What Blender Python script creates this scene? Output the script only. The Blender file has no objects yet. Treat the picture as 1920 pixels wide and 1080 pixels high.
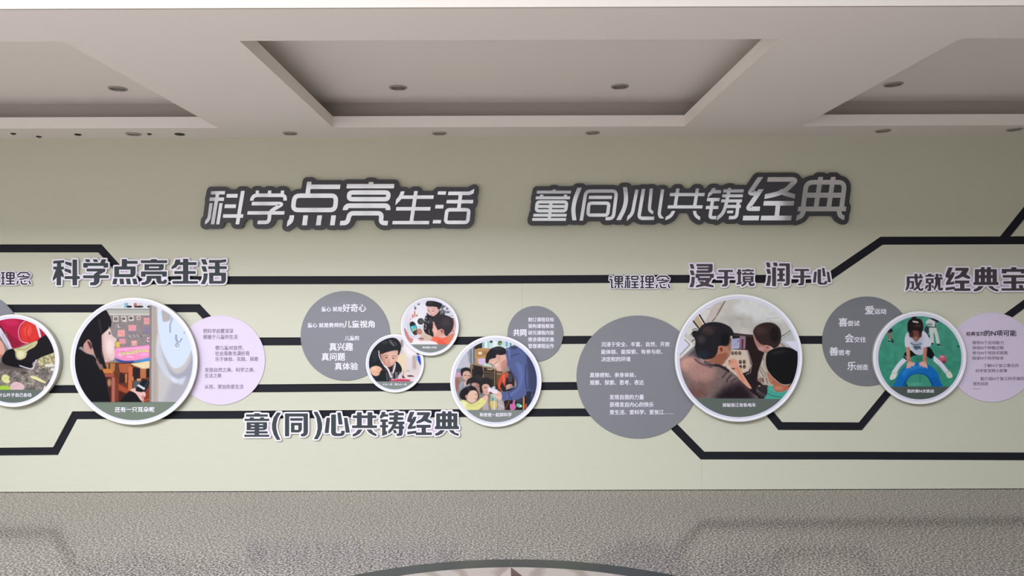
import bpy, math, random
import numpy as np

# ------------------------------------------------------------------ camera, light, exposure
scene = bpy.context.scene
COL = scene.collection
FOC = 1400.0                      # focal length in pixels of a 1920 px wide frame
EYE = 1.55                        # eye height
WALL = 5.74                       # distance to the display wall's front face
CEIL = 2.7185                     # underside of the soffit
ROLL = 0.0034

cam_data = bpy.data.cameras.new('camera')
cam_data.sensor_width = 36.0
cam_data.lens = FOC / 1920.0 * 36.0
cam_data.shift_x = 10.0 / 1920.0
cam_data.shift_y = 2.0 / 1920.0
cam_data.clip_start = 0.05
cam = bpy.data.objects.new('camera', cam_data)
COL.objects.link(cam)
from mathutils import Matrix, Vector
_c, _s = math.cos(ROLL), math.sin(ROLL)
cam.matrix_world = Matrix(((_c, _s, 0, 0), (0, 0, -1, 0), (-_s, _c, 0, EYE), (0, 0, 0, 1)))
scene.camera = cam

scene.view_settings.view_transform = 'Standard'
scene.view_settings.look = 'None'
scene.view_settings.gamma = 1.0
scene.view_settings.use_curve_mapping = False
scene.view_settings.exposure = 0.0

world = bpy.data.worlds.new('sky')
world.use_nodes = True
scene.world = world
world.node_tree.nodes['Background'].inputs[0].default_value = (0.80, 0.90, 1.0, 1)
world.node_tree.nodes['Background'].inputs[1].default_value = 0.30


def window_light(name, loc, rot, sx, sy, power, color):
    """daylight entering through one of the hall's glazed openings"""
    d = bpy.data.lights.new(name, 'AREA')
    d.shape = 'RECTANGLE'
    d.size, d.size_y = sx, sy
    d.energy = power
    d.color = color
    o = bpy.data.objects.new(name, d)
    o.location = loc
    o.rotation_euler = rot
    COL.objects.link(o)
    return o


HALF = math.pi / 2
# a large skylight over the hall, up and to the left of the camera, and the glazed front behind the camera (faces +Y)
window_light('skylight_daylight', (-2.55, -1.6, 4.34), (0, 0, 0), 5.3, 3.4, 1660, (0.85, 0.885, 1.0))
window_light('skylight_daylight', (3.6, -1.6, 4.34), (0, 0, 0), 3.4, 3.0, 110, (0.86, 0.92, 1.0))  # added right-hand skylight, unseen, brightens the lower right wall
window_light('window_daylight', (-3.6, -4.88, 2.2), (HALF, 0, 0), 5.4, 3.8, 46, (1.0, 0.95, 0.88))
window_light('window_daylight', (3.2, -4.88, 1.9), (HALF, 0, 0), 5.6, 3.4, 30, (1.0, 0.95, 0.88))


# ------------------------------------------------------------------ helpers
def W(px, py, y=WALL):
    """point of the picture frame -> world x, z on the plane at distance y"""
    u = (px - 950.0) / FOC
    v = (542.0 - py) / FOC
    return (u + ROLL * v) * y, EYE + (v - ROLL * u) * y


def lin(h):
    if isinstance(h, str):
        h = tuple(int(h[i:i + 2], 16) for i in (0, 2, 4))
    return tuple(((c / 255.0) / 12.92 if c / 255.0 <= 0.04045 else ((c / 255.0 + 0.055) / 1.055) ** 2.4) for c in h)


def mat(name, color, rough=0.5, metal=0.0, spec=0.5, bump=0.0, bump_scale=40.0, stretch=(1, 1, 1), vary=0.0, coat=0.0):
    m = bpy.data.materials.new(name)
    m.use_nodes = True
    nt = m.node_tree
    b = nt.nodes['Principled BSDF']
    c = lin(color) if not isinstance(color, tuple) else color
    b.inputs['Base Color'].default_value = (*c, 1)
    b.inputs['Roughness'].default_value = rough
    b.inputs['Metallic'].default_value = metal
    b.inputs['Specular IOR Level'].default_value = spec
    b.inputs['Coat Weight'].default_value = coat
    tc = nt.nodes.new('ShaderNodeTexCoord')
    mp = nt.nodes.new('ShaderNodeMapping')
    mp.inputs['Scale'].default_value = stretch
    nt.links.new(tc.outputs['Object'], mp.inputs['Vector'])
    n = nt.nodes.new('ShaderNodeTexNoise')
    n.inputs['Scale'].default_value = bump_scale
    n.inputs['Detail'].default_value = 4
    nt.links.new(mp.outputs['Vector'], n.inputs['Vector'])
    if bump:
        bp = nt.nodes.new('ShaderNodeBump')
        bp.inputs['Strength'].default_value = bump
        bp.inputs['Distance'].default_value = 0.002
        nt.links.new(n.outputs['Fac'], bp.inputs['Height'])
        nt.links.new(bp.outputs['Normal'], b.inputs['Normal'])
    if vary:
        mx = nt.nodes.new('ShaderNodeMixRGB')
        mx.inputs['Color1'].default_value = (*[k * (1 - vary) for k in c], 1)
        mx.inputs['Color2'].default_value = (*[min(1, k * (1 + vary)) for k in c], 1)
        nt.links.new(n.outputs['Fac'], mx.inputs['Fac'])
        nt.links.new(mx.outputs['Color'], b.inputs['Base Color'])
    return m


M = {}
M['wall_panel'] = mat('sage_panel', 'cccbb6', 0.42, bump=0.10, bump_scale=9, stretch=(0.6, 1, 14), vary=0.025, spec=0.35)
M['cove'] = mat('cove_paint_shaded', 'b9afa8', 0.9, spec=0.2)  # darker than the ceiling paint, puts corner shade into the cove's colour
M['plaster_low_bounce'] = mat('low_bounce_wall', '7a746b', 0.7, vary=0.04)  # unseen right wall, darkened to cut light bounced onto the right side
M['groove'] = mat('navy_backing', '1c1c24', 0.6, spec=0.2, vary=0.05)
M['ceiling'] = mat('ceiling_paint', 'f5eee8', 0.9, bump=0.05, bump_scale=60, spec=0.2)
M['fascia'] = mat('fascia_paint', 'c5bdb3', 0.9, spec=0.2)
M['plaster'] = mat('hall_paint', 'd4d1ca', 0.9, spec=0.2, vary=0.01)
M['white'] = mat('white_acrylic', 'f2f1f4', 0.25)
M['lilac_edge'] = mat('lilac_step', 'dad9e6', 0.35)
M['side_grey'] = mat('grey_side', 'b4b0aa', 0.5)
M['board_dark'] = mat('charcoal_acrylic', '403f45', 0.28, vary=0.03)
M['silver'] = mat('silver_mirror', (0.84, 0.84, 0.87), 0.07, metal=0.72, bump=0.10, bump_scale=5, vary=0.02)
M['plate'] = mat('pale_lilac_plate', 'c9bccb', 0.4)
M['board_white'] = mat('lilac_white_edge', 'efe9f3', 0.35)
M['slate'] = mat('slate_face', '3b4244', 0.6, spec=0.3, vary=0.04)
M['plum'] = mat('plum_face', '443a42', 0.5, vary=0.04)
M['ink'] = mat('dark_ink', '251a2a', 0.5)
M['disc_grey'] = mat('grey_disc', '808186', 0.42, vary=0.02)
M['disc_slate'] = mat('slate_disc', '77797c', 0.42, vary=0.02)
M['disc_lilac'] = mat('lilac_disc', 'dbcde0', 0.45, vary=0.01)
M['print_white'] = mat('white_lettering', 'f3eef8', 0.5)
M['print_grey'] = mat('grey_lettering', '776b7d', 0.5)
M['print_dark'] = mat('dark_lettering', '3a2e42', 0.5)
M['metal_dark'] = mat('bronze_metal', '6a645f', 0.4, metal=0.6)
M['steel'] = mat('brushed_steel', 'b5b0aa', 0.35, metal=0.7)
M['lens'] = mat('lamp_lens', '7c7672', 0.3)
M['dark_hole'] = mat('dark_fitting', '2d2926', 0.6)
M['frame'] = mat('window_frame_metal', '5a5c60', 0.4, metal=0.5)
M['stone_dark'] = mat('dark_green_stone', '2c3230', 0.22, vary=0.08, bump_scale=12)
M['stone_brown'] = mat('brown_marble', '5a4238', 0.2, vary=0.10, bump_scale=9)
M['stone_cream'] = mat('cream_marble', 'bfb3a9', 0.2, vary=0.04, bump_scale=9)


def marble():
    m = mat('veined_marble', 'b7aca3', 0.2)
    nt = m.node_tree
    tc = nt.nodes.new('ShaderNodeTexCoord')
    w = nt.nodes.new('ShaderNodeTexWave')
    w.inputs['Scale'].default_value = 1.6
    w.inputs['Distortion'].default_value = 9
    w.inputs['Detail'].default_value = 4
    nt.links.new(tc.outputs['Object'], w.inputs['Vector'])
    r = nt.nodes.new('ShaderNodeValToRGB')
    e = r.color_ramp.elements
    e[0].position, e[0].color = 0.0, (*lin('9c8f84'), 1)
    e[1].position, e[1].color = 0.45, (*lin('b7aca3'), 1)
    nt.links.new(w.outputs['Fac'], r.inputs['Fac'])
    nt.links.new(r.outputs['Color'], nt.nodes['Principled BSDF'].inputs['Base Color'])
    return m


def granite():
    m = mat('speckled_granite', '8f8a82', 0.2)
    nt = m.node_tree
    b = nt.nodes['Principled BSDF']
    tc = nt.nodes.new('ShaderNodeTexCoord')
    n1 = nt.nodes.new('ShaderNodeTexNoise')
    n1.inputs['Scale'].default_value = 78
    n1.inputs['Detail'].default_value = 3
    n1.inputs['Roughness'].default_value = 0.6
    nt.links.new(tc.outputs['Object'], n1.inputs['Vector'])
    r = nt.nodes.new('ShaderNodeValToRGB')
    els = r.color_ramp.elements
    els[0].position, els[0].color = 0.36, (*lin('262422'), 1)
    els[1].position, els[1].color = 0.66, (*lin('d2ccc4'), 1)
    a = els.new(0.455); a.color = (*lin('67635d'), 1)
    a = els.new(0.53); a.color = (*lin('9c958d'), 1)
    nt.links.new(n1.outputs['Fac'], r.inputs['Fac'])
    n2 = nt.nodes.new('ShaderNodeTexNoise')
    n2.inputs['Scale'].default_value = 0.9
    n2.inputs['Detail'].default_value = 3
    nt.links.new(tc.outputs['Object'], n2.inputs['Vector'])
    mx = nt.nodes.new('ShaderNodeMixRGB')
    mx.blend_type = 'MULTIPLY'
    mx.inputs['Fac'].default_value = 0.35
    r2 = nt.nodes.new('ShaderNodeValToRGB')
    r2.color_ramp.elements[0].position, r2.color_ramp.elements[0].color = 0.35, (0.70, 0.68, 0.64, 1)
    r2.color_ramp.elements[1].position, r2.color_ramp.elements[1].color = 0.65, (0.96, 0.91, 0.88, 1)
    nt.links.new(n2.outputs['Fac'], r2.inputs['Fac'])
    nt.links.new(r.outputs['Color'], mx.inputs['Color1'])
    nt.links.new(r2.outputs['Color'], mx.inputs['Color2'])
    nt.links.new(mx.outputs['Color'], b.inputs['Base Color'])
    b.inputs['Roughness'].default_value = 0.14
    return m


M['marble'] = marble()
M['granite'] = granite()


def link_mesh(name, verts, faces, material, parent=None):
    me = bpy.data.meshes.new(name)
    me.from_pydata([tuple(v) for v in verts], [], faces)
    me.materials.append(material)
    me.validate()
    me.update()
    o = bpy.data.objects.new(name, me)
    COL.objects.link(o)
    if parent is not None:
        o.parent = parent
    return o


def put(o, loc):
    """move an object's origin to loc, leaving its mesh where it is"""
    loc = Vector(loc)
    o.data.transform(Matrix.Translation(-loc))
    o.location = loc - (o.parent.location if o.parent else Vector((0, 0, 0)))
    return o


def boxes(name, bl, material, parent=None):
    V, F = [], []
    for (x0, x1, y0, y1, z0, z1) in bl:
        k = len(V)
        V += [(x, y, z) for z in (z0, z1) for y in (y0, y1) for x in (x0, x1)]
        F += [(k, k + 2, k + 3, k + 1), (k + 4, k + 5, k + 7, k + 6), (k, k + 1, k + 5, k + 4),
              (k + 2, k + 6, k + 7, k + 3), (k, k + 4, k + 6, k + 2), (k + 1, k + 3, k + 7, k + 5)]
    return link_mesh(name, V, F, material, parent)


def struct(o):
    o['kind'] = 'structure'
    return o


def thing(name, label, cat, loc, group=None):
    o = bpy.data.objects.new(name, None)
    o.empty_display_size = 0.05
    COL.objects.link(o)
    o.location = loc
    o['label'] = label
    o['category'] = cat
    if group:
        o['group'] = group
    return o


# ---- 2D shapes: contours -> solid boards standing on the wall
def loops_to_solid(name, loops, y_front, thick, material, parent=None, bevel=0.0):
    """loops: closed world (x, z) outlines, holes included; filled, thickness behind y_front"""
    cu = bpy.data.curves.new(name, 'CURVE')
    cu.dimensions = '2D'
    cu.fill_mode = 'BOTH'
    for lp in loops:
        sp = cu.splines.new('POLY')
        sp.points.add(len(lp) - 1)
        for i, (x, z) in enumerate(lp):
            sp.points[i].co = (x, z, 0, 1)
        sp.use_cyclic_u = True
    cu.extrude = thick / 2
    tmp = bpy.data.objects.new('tmp', cu)
    COL.objects.link(tmp)
    bpy.context.view_layer.update()
    dg = bpy.context.evaluated_depsgraph_get()
    me = bpy.data.meshes.new_from_object(tmp.evaluated_get(dg))
    bpy.data.objects.remove(tmp)
    bpy.data.curves.remove(cu)
    n = len(me.vertices)
    co = np.empty(n * 3)
    me.vertices.foreach_get('co', co)
    co = co.reshape(-1, 3)
    out = np.stack([co[:, 0], y_front + thick / 2 - co[:, 2], co[:, 1]], 1)
    me.vertices.foreach_set('co', out.ravel())
    me.name = name
    me.materials.clear()
    me.materials.append(material)
    me.update()
    for p in me.polygons:
        p.use_smooth = False
    o = bpy.data.objects.new(name, me)
    COL.objects.link(o)
    if parent is not None:
        o.parent = parent
        o.matrix_parent_inverse = Matrix.Translation(-Vector(parent.location))
    return o


def child_of(o, parent):
    o.parent = parent
    o.matrix_parent_inverse = Matrix.Translation(-Vector(parent.location))
    return o


def pip(poly, X, Y):
    """even-odd fill of polygon over grids X, Y"""
    inside = np.zeros(X.shape, bool)
    n = len(poly)
    for i in range(n):
        x0, y0 = poly[i]
        x1, y1 = poly[(i + 1) % n]
        if y0 == y1:
            continue
        c = ((y0 > Y) != (y1 > Y)) & (X < (x1 - x0) * (Y - y0) / (y1 - y0) + x0)
        inside ^= c
    return inside


def fillet(pts, r, closed=False):
    if r <= 0 or len(pts) < 3:
        return list(pts)
    out = []
    n = len(pts)
    for i in range(n):
        if not closed and i in (0, n - 1):
            out.append(pts[i])
            continue
        p, a, b = np.array(pts[i], float), np.array(pts[i - 1], float), np.array(pts[(i + 1) % n], float)
        la, lb = np.linalg.norm(a - p), np.linalg.norm(b - p)
        d = min(r, la * 0.48 if (closed or i - 1 > 0) else la * 0.95, lb * 0.48 if (closed or i + 1 < n - 1) else lb * 0.95)
        s, e = p + (a - p) / la * d, p + (b - p) / lb * d
        for k in range(7):
            t = k / 6
            q = (1 - t) ** 2 * s + 2 * t * (1 - t) * p + t * t * e
            out.append((q[0], q[1]))
    return out


def stroke(pts, w, r=0, closed=False, ital=0.0):
    """one pen stroke -> list of quads/polys (horizontal strokes end on the italic slant, upright ones on a level)"""
    P = [np.array(p, float) for p in fillet(pts, r, closed)]
    n = len(P)
    segs = n if closed else n - 1
    L, R = [], []
    for i in range(n):
        dirs = []
        if closed or i > 0:
            dirs.append(P[i] - P[i - 1])
        if closed or i < n - 1:
            dirs.append(P[(i + 1) % n] - P[i])
        dirs = [d / (np.linalg.norm(d) + 1e-9) for d in dirs]
        t = sum(dirs)
        t = t / (np.linalg.norm(t) + 1e-9)
        nrm = np.array([-t[1], t[0]])
        k = 1.0
        if len(dirs) == 2:
            k = 1.0 / max(0.45, float(np.dot(nrm, [-dirs[0][1], dirs[0][0]])))
        l, rr = P[i] + nrm * w / 2 * k, P[i] - nrm * w / 2 * k
        if not closed and i in (0, n - 1):
            cap = np.array([-ital, 1.0]) if abs(t[0]) > abs(t[1]) else np.array([1.0, 0.0])
            for nm, q in (('l', l), ('r', rr)):
                # slide q along t until it lies on the cap line through P[i]
                A = np.array([[t[0], -cap[0]], [t[1], -cap[1]]])
                s = np.linalg.solve(A, P[i] - q)
                q2 = q + t * s[0]
                if nm == 'l':
                    l = q2
                else:
                    rr = q2
        L.append(l)
        R.append(rr)
    if closed:
        return [('ring', L, R)]
    return [('poly', L + R[::-1])]


class Glyph:
    """a character traced as strokes and polygons, in its own pixel units"""
    def __init__(self, spec, ital=0.0):
        self.items = []
        for line in spec.strip().split('\n'):
            for tok in line.split(';'):
                tok = tok.split()
                if not tok:
                    continue
                k = tok[0]
                pts = [tuple(float(a) for a in t.split(',')) for t in tok[1:] if ',' in t]
                nums = [float(t) for t in tok[1:] if ',' not in t]
                if k == 'P':
                    self.items.append(('add', pts))
                elif k == 'H':
                    self.items.append(('sub', pts))
                elif k == 'R':   # rect x0,y0 x1,y1
                    (a, b), (c, d) = pts
                    self.items.append(('add', [(a, b), (c, b), (c, d), (a, d)]))
                elif k == 'Q':   # rectangular hole
                    (a, b), (c, d) = pts
                    self.items.append(('sub', [(a, b), (c, b), (c, d), (a, d)]))
                elif k in ('B', 'C'):
                    w = nums[0]
                    r = nums[1] if len(nums) > 1 else 0
                    for it in stroke(pts, w, r, k == 'C', ital):
                        if it[0] == 'poly':
                            self.items.append(('add', [tuple(p) for p in it[1]]))
                        else:
                            a, b = it[1], it[2]
                            area = lambda q: abs(sum(q[i - 1][0] * q[i][1] - q[i][0] * q[i - 1][1] for i in range(len(q))))
                            if area(a) < area(b):
                                a, b = b, a
                            self.items.append(('ring', [tuple(p) for p in a], [tuple(p) for p in b]))

    def mapped(self, f):
        g = Glyph('')
        for it in self.items:
            g.items.append((it[0],) + tuple([f(*p) for p in q] for q in it[1:]))
        return g

    def bbox(self):
        p = [q for it in self.items if it[0] != 'sub' for q in it[1]]
        xs, ys = [a for a, b in p], [b for a, b in p]
        return min(xs), min(ys), max(xs), max(ys)


def raster(glyphs, x0, y0, x1, y1, step):
    nx, ny = int((x1 - x0) / step) + 1, int((y1 - y0) / step) + 1
    xs, ys = x0 + np.arange(nx) * step, y0 + np.arange(ny) * step
    A = np.zeros((ny, nx), bool)

    def fill(q):
        ax = [p[0] for p in q]
        ay = [p[1] for p in q]
        i0, i1 = max(0, int((min(ax) - x0) / step) - 1), min(nx, int((max(ax) - x0) / step) + 2)
        j0, j1 = max(0, int((min(ay) - y0) / step) - 1), min(ny, int((max(ay) - y0) / step) + 2)
        X, Y = np.meshgrid(xs[i0:i1], ys[j0:j1])
        return (slice(j0, j1), slice(i0, i1)), pip(q, X, Y)

    for g in glyphs:
        G = np.zeros_like(A)
        for it in g.items:
            if it[0] == 'add':
                s, m = fill(it[1]); G[s] |= m
            elif it[0] == 'sub':
                s, m = fill(it[1]); G[s] &= ~m
            else:
                s, m = fill(it[1])
                s2, m2 = fill(it[2])
                T = np.zeros_like(A)
                T[s] |= m
                T[s2] &= ~m2
                G |= T
        A |= G
    return A


def blur(a, n=1):
    a = a.astype(float)
    for _ in range(n):
        for ax in (0, 1):
            b = np.roll(a, 1, ax)
            c = np.roll(a, -1, ax)
            a = 0.25 * b + 0.5 * a + 0.25 * c
    return a


def dilate(A, rad):
    """rad in cells"""
    out = A.copy()
    r = int(math.ceil(rad))
    ny, nx = A.shape
    for dy in range(-r, r + 1):
        w = rad * rad - dy * dy
        if w < 0:
            continue
        dx = int(math.sqrt(w))
        # horizontal run of +-dx via cumulative sum
        c = np.cumsum(np.pad(A.astype(np.int32), ((0, 0), (dx + 1, dx))), axis=1)
        run = (c[:, 2 * dx + 1:2 * dx + 1 + nx] - c[:, :nx]) > 0
        if dy >= 0:
            out[dy:] |= run[:ny - dy]
        else:
            out[:dy] |= run[-dy:]
    return out


def erode(A, rad):
    return ~dilate(~A, rad)


def simplify(pts, tol):
    pts = np.array(pts)
    n = len(pts)
    if n < 8:
        return pts
    keep = np.zeros(n, bool)
    far = int(np.argmax(((pts - pts[0]) ** 2).sum(1)))
    keep[0] = keep[far] = True
    st = [(0, far), (far, n)]
    P = np.vstack([pts, pts[:1]])
    while st:
        a, b = st.pop()
        if b - a < 2:
            continue
        d = P[b] - P[a]
        L = math.hypot(*d) + 1e-12
        q = P[a + 1:b] - P[a]
        dist = np.abs(q[:, 0] * d[1] - q[:, 1] * d[0]) / L
        k = int(np.argmax(dist))
        if dist[k] > tol:
            k += a + 1
            keep[k] = True
            st += [(a, k), (k, b)]
    return pts[keep]


def contours(F, x0, y0, step, tol, minlen=6):
    """marching squares at 0.5 over F (0 outside), returns closed loops in px"""
    F = np.pad(F, 1)
    x0, y0 = x0 - step, y0 - step
    B = F > 0.5
    idx = B[:-1, :-1] * 1 + B[:-1, 1:] * 2 + B[1:, 1:] * 4 + B[1:, :-1] * 8
    js, is_ = np.nonzero((idx > 0) & (idx < 15))
    # edges: 0 top (j, i-i+1), 1 right, 2 bottom, 3 left ; keys are unique edges
    table = {1: [(3, 0)], 2: [(0, 1)], 3: [(3, 1)], 4: [(1, 2)], 5: [(3, 0), (1, 2)], 6: [(0, 2)], 7: [(3, 2)],
             8: [(2, 3)], 9: [(2, 0)], 10: [(0, 1), (2, 3)], 11: [(2, 1)], 12: [(1, 3)], 13: [(1, 0)], 14: [(0, 3)]}
    nxt, pos = {}, {}

    def ek(j, i, e):
        if e == 0:
            return (0, j, i)
        if e == 2:
            return (0, j + 1, i)
        if e == 3:
            return (1, j, i)
        return (1, j, i + 1)

    def point(k):
        o, j, i = k
        if o == 0:
            a, b = F[j, i], F[j, i + 1]
            return (x0 + (i + (0.5 - a) / (b - a)) * step, y0 + j * step)
        a, b = F[j, i], F[j + 1, i]
        return (x0 + i * step, y0 + (j + (0.5 - a) / (b - a)) * step)

    for j, i in zip(js.tolist(), is_.tolist()):
        for a, b in table[int(idx[j, i])]:
            nxt.setdefault(ek(j, i, a), []).append(ek(j, i, b))
    loops = []
    while nxt:
        s = next(iter(nxt))
        lp = [s]
        k = s
        while True:
            q = nxt[k].pop()
            if not nxt[k]:
                del nxt[k]
            if q == s or q not in nxt:
                break
            lp.append(q)
            k = q
        if len(lp) >= minlen:
            pts = simplify([point(k) for k in lp], tol)
            if len(pts) >= 3:
                loops.append(pts)
    return loops


def shape_loops(A, x0, y0, step, y_plane, tol=0.08, nb=1):
    F = blur(A, nb)
    return [[W(px, py, y_plane) for px, py in lp] for lp in contours(F, x0, y0, step, tol)]


def disc_mesh(name, cx, cz, rings, material, parent, y=0, seg=128, smooth=True):
    """lathe about the wall normal through (cx, cz); rings = [(radius, y), ...] from back outer to front centre"""
    V, F = [], []
    for (r, yy) in rings:
        for k in range(seg):
            a = 2 * math.pi * k / seg
            V.append((cx + r * math.cos(a), yy, cz + r * math.sin(a)))
    for i in range(len(rings) - 1):
        for k in range(seg):
            k2 = (k + 1) % seg
            F.append((i * seg + k, (i + 1) * seg + k, (i + 1) * seg + k2, i * seg + k2))
    o = link_mesh(name, V, F, material)
    me = o.data
    import bmesh
    bm = bmesh.new(); bm.from_mesh(me)
    if rings[0][0] > 1e-6 and rings[0] != rings[-1]:
        pass
    bmesh.ops.remove_doubles(bm, verts=bm.verts, dist=1e-7)
    bmesh.ops.recalc_face_normals(bm, faces=bm.faces)
    bm.to_mesh(me); bm.free()
    if parent is not None:
        child_of(o, parent)
    return o


# ---- lettering from the built-in typeface
FONT_CACHE = {}


def text_line(name, body, x0, y0, x1, y1, y_plane, material, parent, bold=0.022):
    """flat lettering whose outline box fills x0..x1, y0..y1 (frame px) on the plane y_plane; weight added by overprinting"""
    cu = bpy.data.curves.new('text', 'FONT')
    cu.body = body
    cu.size = 1.0
    cu.resolution_u = 2
    tmp = bpy.data.objects.new('tmp', cu)
    COL.objects.link(tmp)
    bpy.context.view_layer.update()
    dg = bpy.context.evaluated_depsgraph_get()
    src = bpy.data.meshes.new_from_object(tmp.evaluated_get(dg))
    bpy.data.objects.remove(tmp)
    bpy.data.curves.remove(cu)
    n = len(src.vertices)
    co = np.empty(n * 3)
    src.vertices.foreach_get('co', co)
    co = co.reshape(-1, 3)
    faces = [tuple(p.vertices) for p in src.polygons]
    bpy.data.meshes.remove(src)
    lo, hi = co[:, :2].min(0), co[:, :2].max(0)
    xa, za = W(x0, y1, y_plane)
    xb, zb = W(x1, y0, y_plane)
    sx, sz = (xb - xa) / (hi[0] - lo[0]), (zb - za) / (hi[1] - lo[1])
    cx_all = [sum(co[k, 0] for k in f) / len(f) for f in faces]
    split = (y1 - y0) >= 12 and len(body) > 1 and 'N' not in body
    groups = [[f for f, c in zip(faces, cx_all) if int(c) == k] for k in range(len(body))] if split else [faces]
    o = None
    for g in groups:
        if not g:
            continue
        ids = sorted({k for f in g for k in f})
        remap = {k: i for i, k in enumerate(ids)}
        c2 = co[ids]
        m = len(ids)
        V, F = [], []
        for q, (du, dv) in enumerate(((-bold, 0), (bold, 0), (0, bold * 0.6), (0, -bold * 0.6))):
            V.append(np.stack([xa + (c2[:, 0] - lo[0] + du) * sx, np.full(m, y_plane - 0.0006 - 0.00012 * q), za + (c2[:, 1] - lo[1] + dv) * sz], 1))
            F += [tuple(remap[k] + q * m for k in f) for f in g]
        nm = 'character' if split else name
        me = bpy.data.meshes.new(nm)
        me.from_pydata([tuple(v) for v in np.concatenate(V)], [], F)
        me.materials.append(material)
        me.update()
        o = bpy.data.objects.new(nm, me)
        COL.objects.link(o)
        if not split and len(body) > 1:
            o['kind'] = 'stuff'
        if parent is not None:
            child_of(o, parent)
    return o



# ------------------------------------------------------------------ the hall
XL, XR, YB, ZT = -6.5, 6.3, -5.0, 4.45
struct(boxes('floor', [(XL, XR, YB, WALL + 0.25, -0.12, 0.0)], M['granite']))

# display wall: dark backing with raised boards (the dark lines are the gaps between them)
wall_back = struct(boxes('wall_back', [(XL, XR, WALL + 0.014, WALL + 0.24, 0, ZT)], M['groove']))


def offset_path(pts, d):
    """polyline offset by d px (positive = down in the picture), mitred"""
    P = [np.array(p, float) for p in pts]
    out = []
    for i in range(len(P)):
        ds = []
        if i > 0:
            ds.append(P[i] - P[i - 1])
        if i < len(P) - 1:
            ds.append(P[i + 1] - P[i])
        ds = [q / np.linalg.norm(q) for q in ds]
        t = sum(ds); t = t / np.linalg.norm(t)
        n = np.array([-t[1], t[0]])
        k = 1 / max(0.3, float(np.dot(n, [-ds[0][1], ds[0][0]])))
        out.append(tuple(P[i] + n * d * k))
    return out


G1 = [(-600, 468), (0, 465.7), (187, 465.7), (241, 525.8), (800, 525), (1150, 523), (1549, 523), (1653.5, 451.3), (1920, 450.4), (2500, 449)]
G2 = [(-600, 579), (0, 578.6), (371.5, 578), (430, 640.5), (800, 639.5), (1090, 637.4), (1545, 637.4), (1829, 637.4), (1960, 542), (2500, 540)]
G3 = [(-600, 733), (0, 730.5), (140, 729.6), (500, 728.2), (850, 725.4), (1080, 723.8), (1401, 723.8), (1463, 799), (1614, 799.6), (1738, 641.5)]
G4 = [(-600, 850), (0, 847), (104, 846), (140, 778.8), (440, 778), (850, 775), (1080, 773.5), (1238, 773.5), (1317.5, 854.5), (1600, 854.6), (1920, 856), (2500, 857)]
GW = 7.6
up = lambda g, w=GW: offset_path(g, -w)
dn = lambda g, w=GW: offset_path(g, w)


def poly_board(name, pts, y_front, thick, material, parent):
    return loops_to_solid(name, [[W(a, b, WALL) for a, b in pts]], y_front, thick, material, parent)


top_y, bot_y = -900, None
XA, XB = XL + 0.0, XR - 0.0


def world_poly(name, top, bottom, x_left=None, x_right=None):
    """board between two px paths, ends extended to the wall's ends"""
    def conv(path):
        return [W(a, b, WALL) for a, b in path]
    return conv(top) + conv(bottom)[::-1]


def board(loop):
    return loops_to_solid('wall_panel', [loop], WALL, 0.014, M['wall_panel'], wall_back)


# the branch that leaves the top line to the upper right
br_a, br_b = (1875.2, 443.2), (1896.2, 443.0)
u1 = up(G1)
d1 = dn(G1)
cw = lambda path: [W(a, b, WALL) for a, b in path]
# above the top line, left of the branch
L = cw(u1[:-2])
xb0, zb0 = W(*br_a, WALL)
k1 = W(1875.2 + 45 * 3.7, 443.2 - 56.2 * 3.7, WALL)
ztop = 2.83
board([(XL, L[0][1])] + L[1:] + [(xb0, zb0), k1, (k1[0] + 0.02, ztop), (XL, ztop)])
xb1, zb1 = W(*br_b, WALL)
e1 = cw([u1[-1]])[0]
k2b = W(1896.2 + 45 * 3.7, 443 - 56.2 * 3.7, WALL)
board([(xb1, zb1), (XR, e1[1]), (XR, ztop), (k2b[0] + 0.02, ztop), k2b])
# between line one and line two, with an upright joint
T, Bt = cw(d1), cw(up(G2))
jx = W(978.5, 580, WALL)[0]
zj_t = T[4][1] + (T[5][1] - T[4][1]) * 0.5
zj_b = Bt[4][1] + (Bt[5][1] - Bt[4][1]) * 0.6
board([(XL, T[0][1])] + T[1:5] + [(jx - 0.0005, zj_t), (jx - 0.0005, zj_b)] + Bt[1:5][::-1] + [(XL, Bt[0][1])])
board([(jx + 0.0005, zj_t)] + T[5:-1] + [(XR, T[-1][1]), (XR, Bt[-1][1])] + Bt[5:-1][::-1] + [(jx + 0.0005, zj_b)])
# between line two and line three (closed on the right where line three runs up into line two)
T, Bt = cw(dn(G2)), cw(up(G3))
jn = W(1731, 645, WALL)
board([(XL, T[0][1])] + T[1:7] + [jn] + Bt[1:-1][::-1] + [(XL, Bt[0][1])])
# between lines three/two and line four
Bt = cw(up(G4))
T3 = cw(dn(G3))
jn2 = W(1750.5, 645, WALL)
board([(XL, T3[0][1])] + T3[1:-1] + [jn2] + T[7:-1] + [(XR, T[-1][1]), (XR, Bt[-1][1])] + Bt[1:-1][::-1] + [(XL, Bt[0][1])])
# below line four, with an upright joint under its corner
T = cw(dn(G4))
jx = T[8][0] + 0.004
board([(XL, T[0][1])] + T[1:9] + [(jx - 0.0004, T[8][1]), (jx - 0.0004, 0.004), (XL, 0.004)])
board([(jx + 0.0004, T[8][1])] + T[9:-1] + [(XR, T[-1][1]), (XR, 0.004), (jx + 0.0004, 0.004)])

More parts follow.
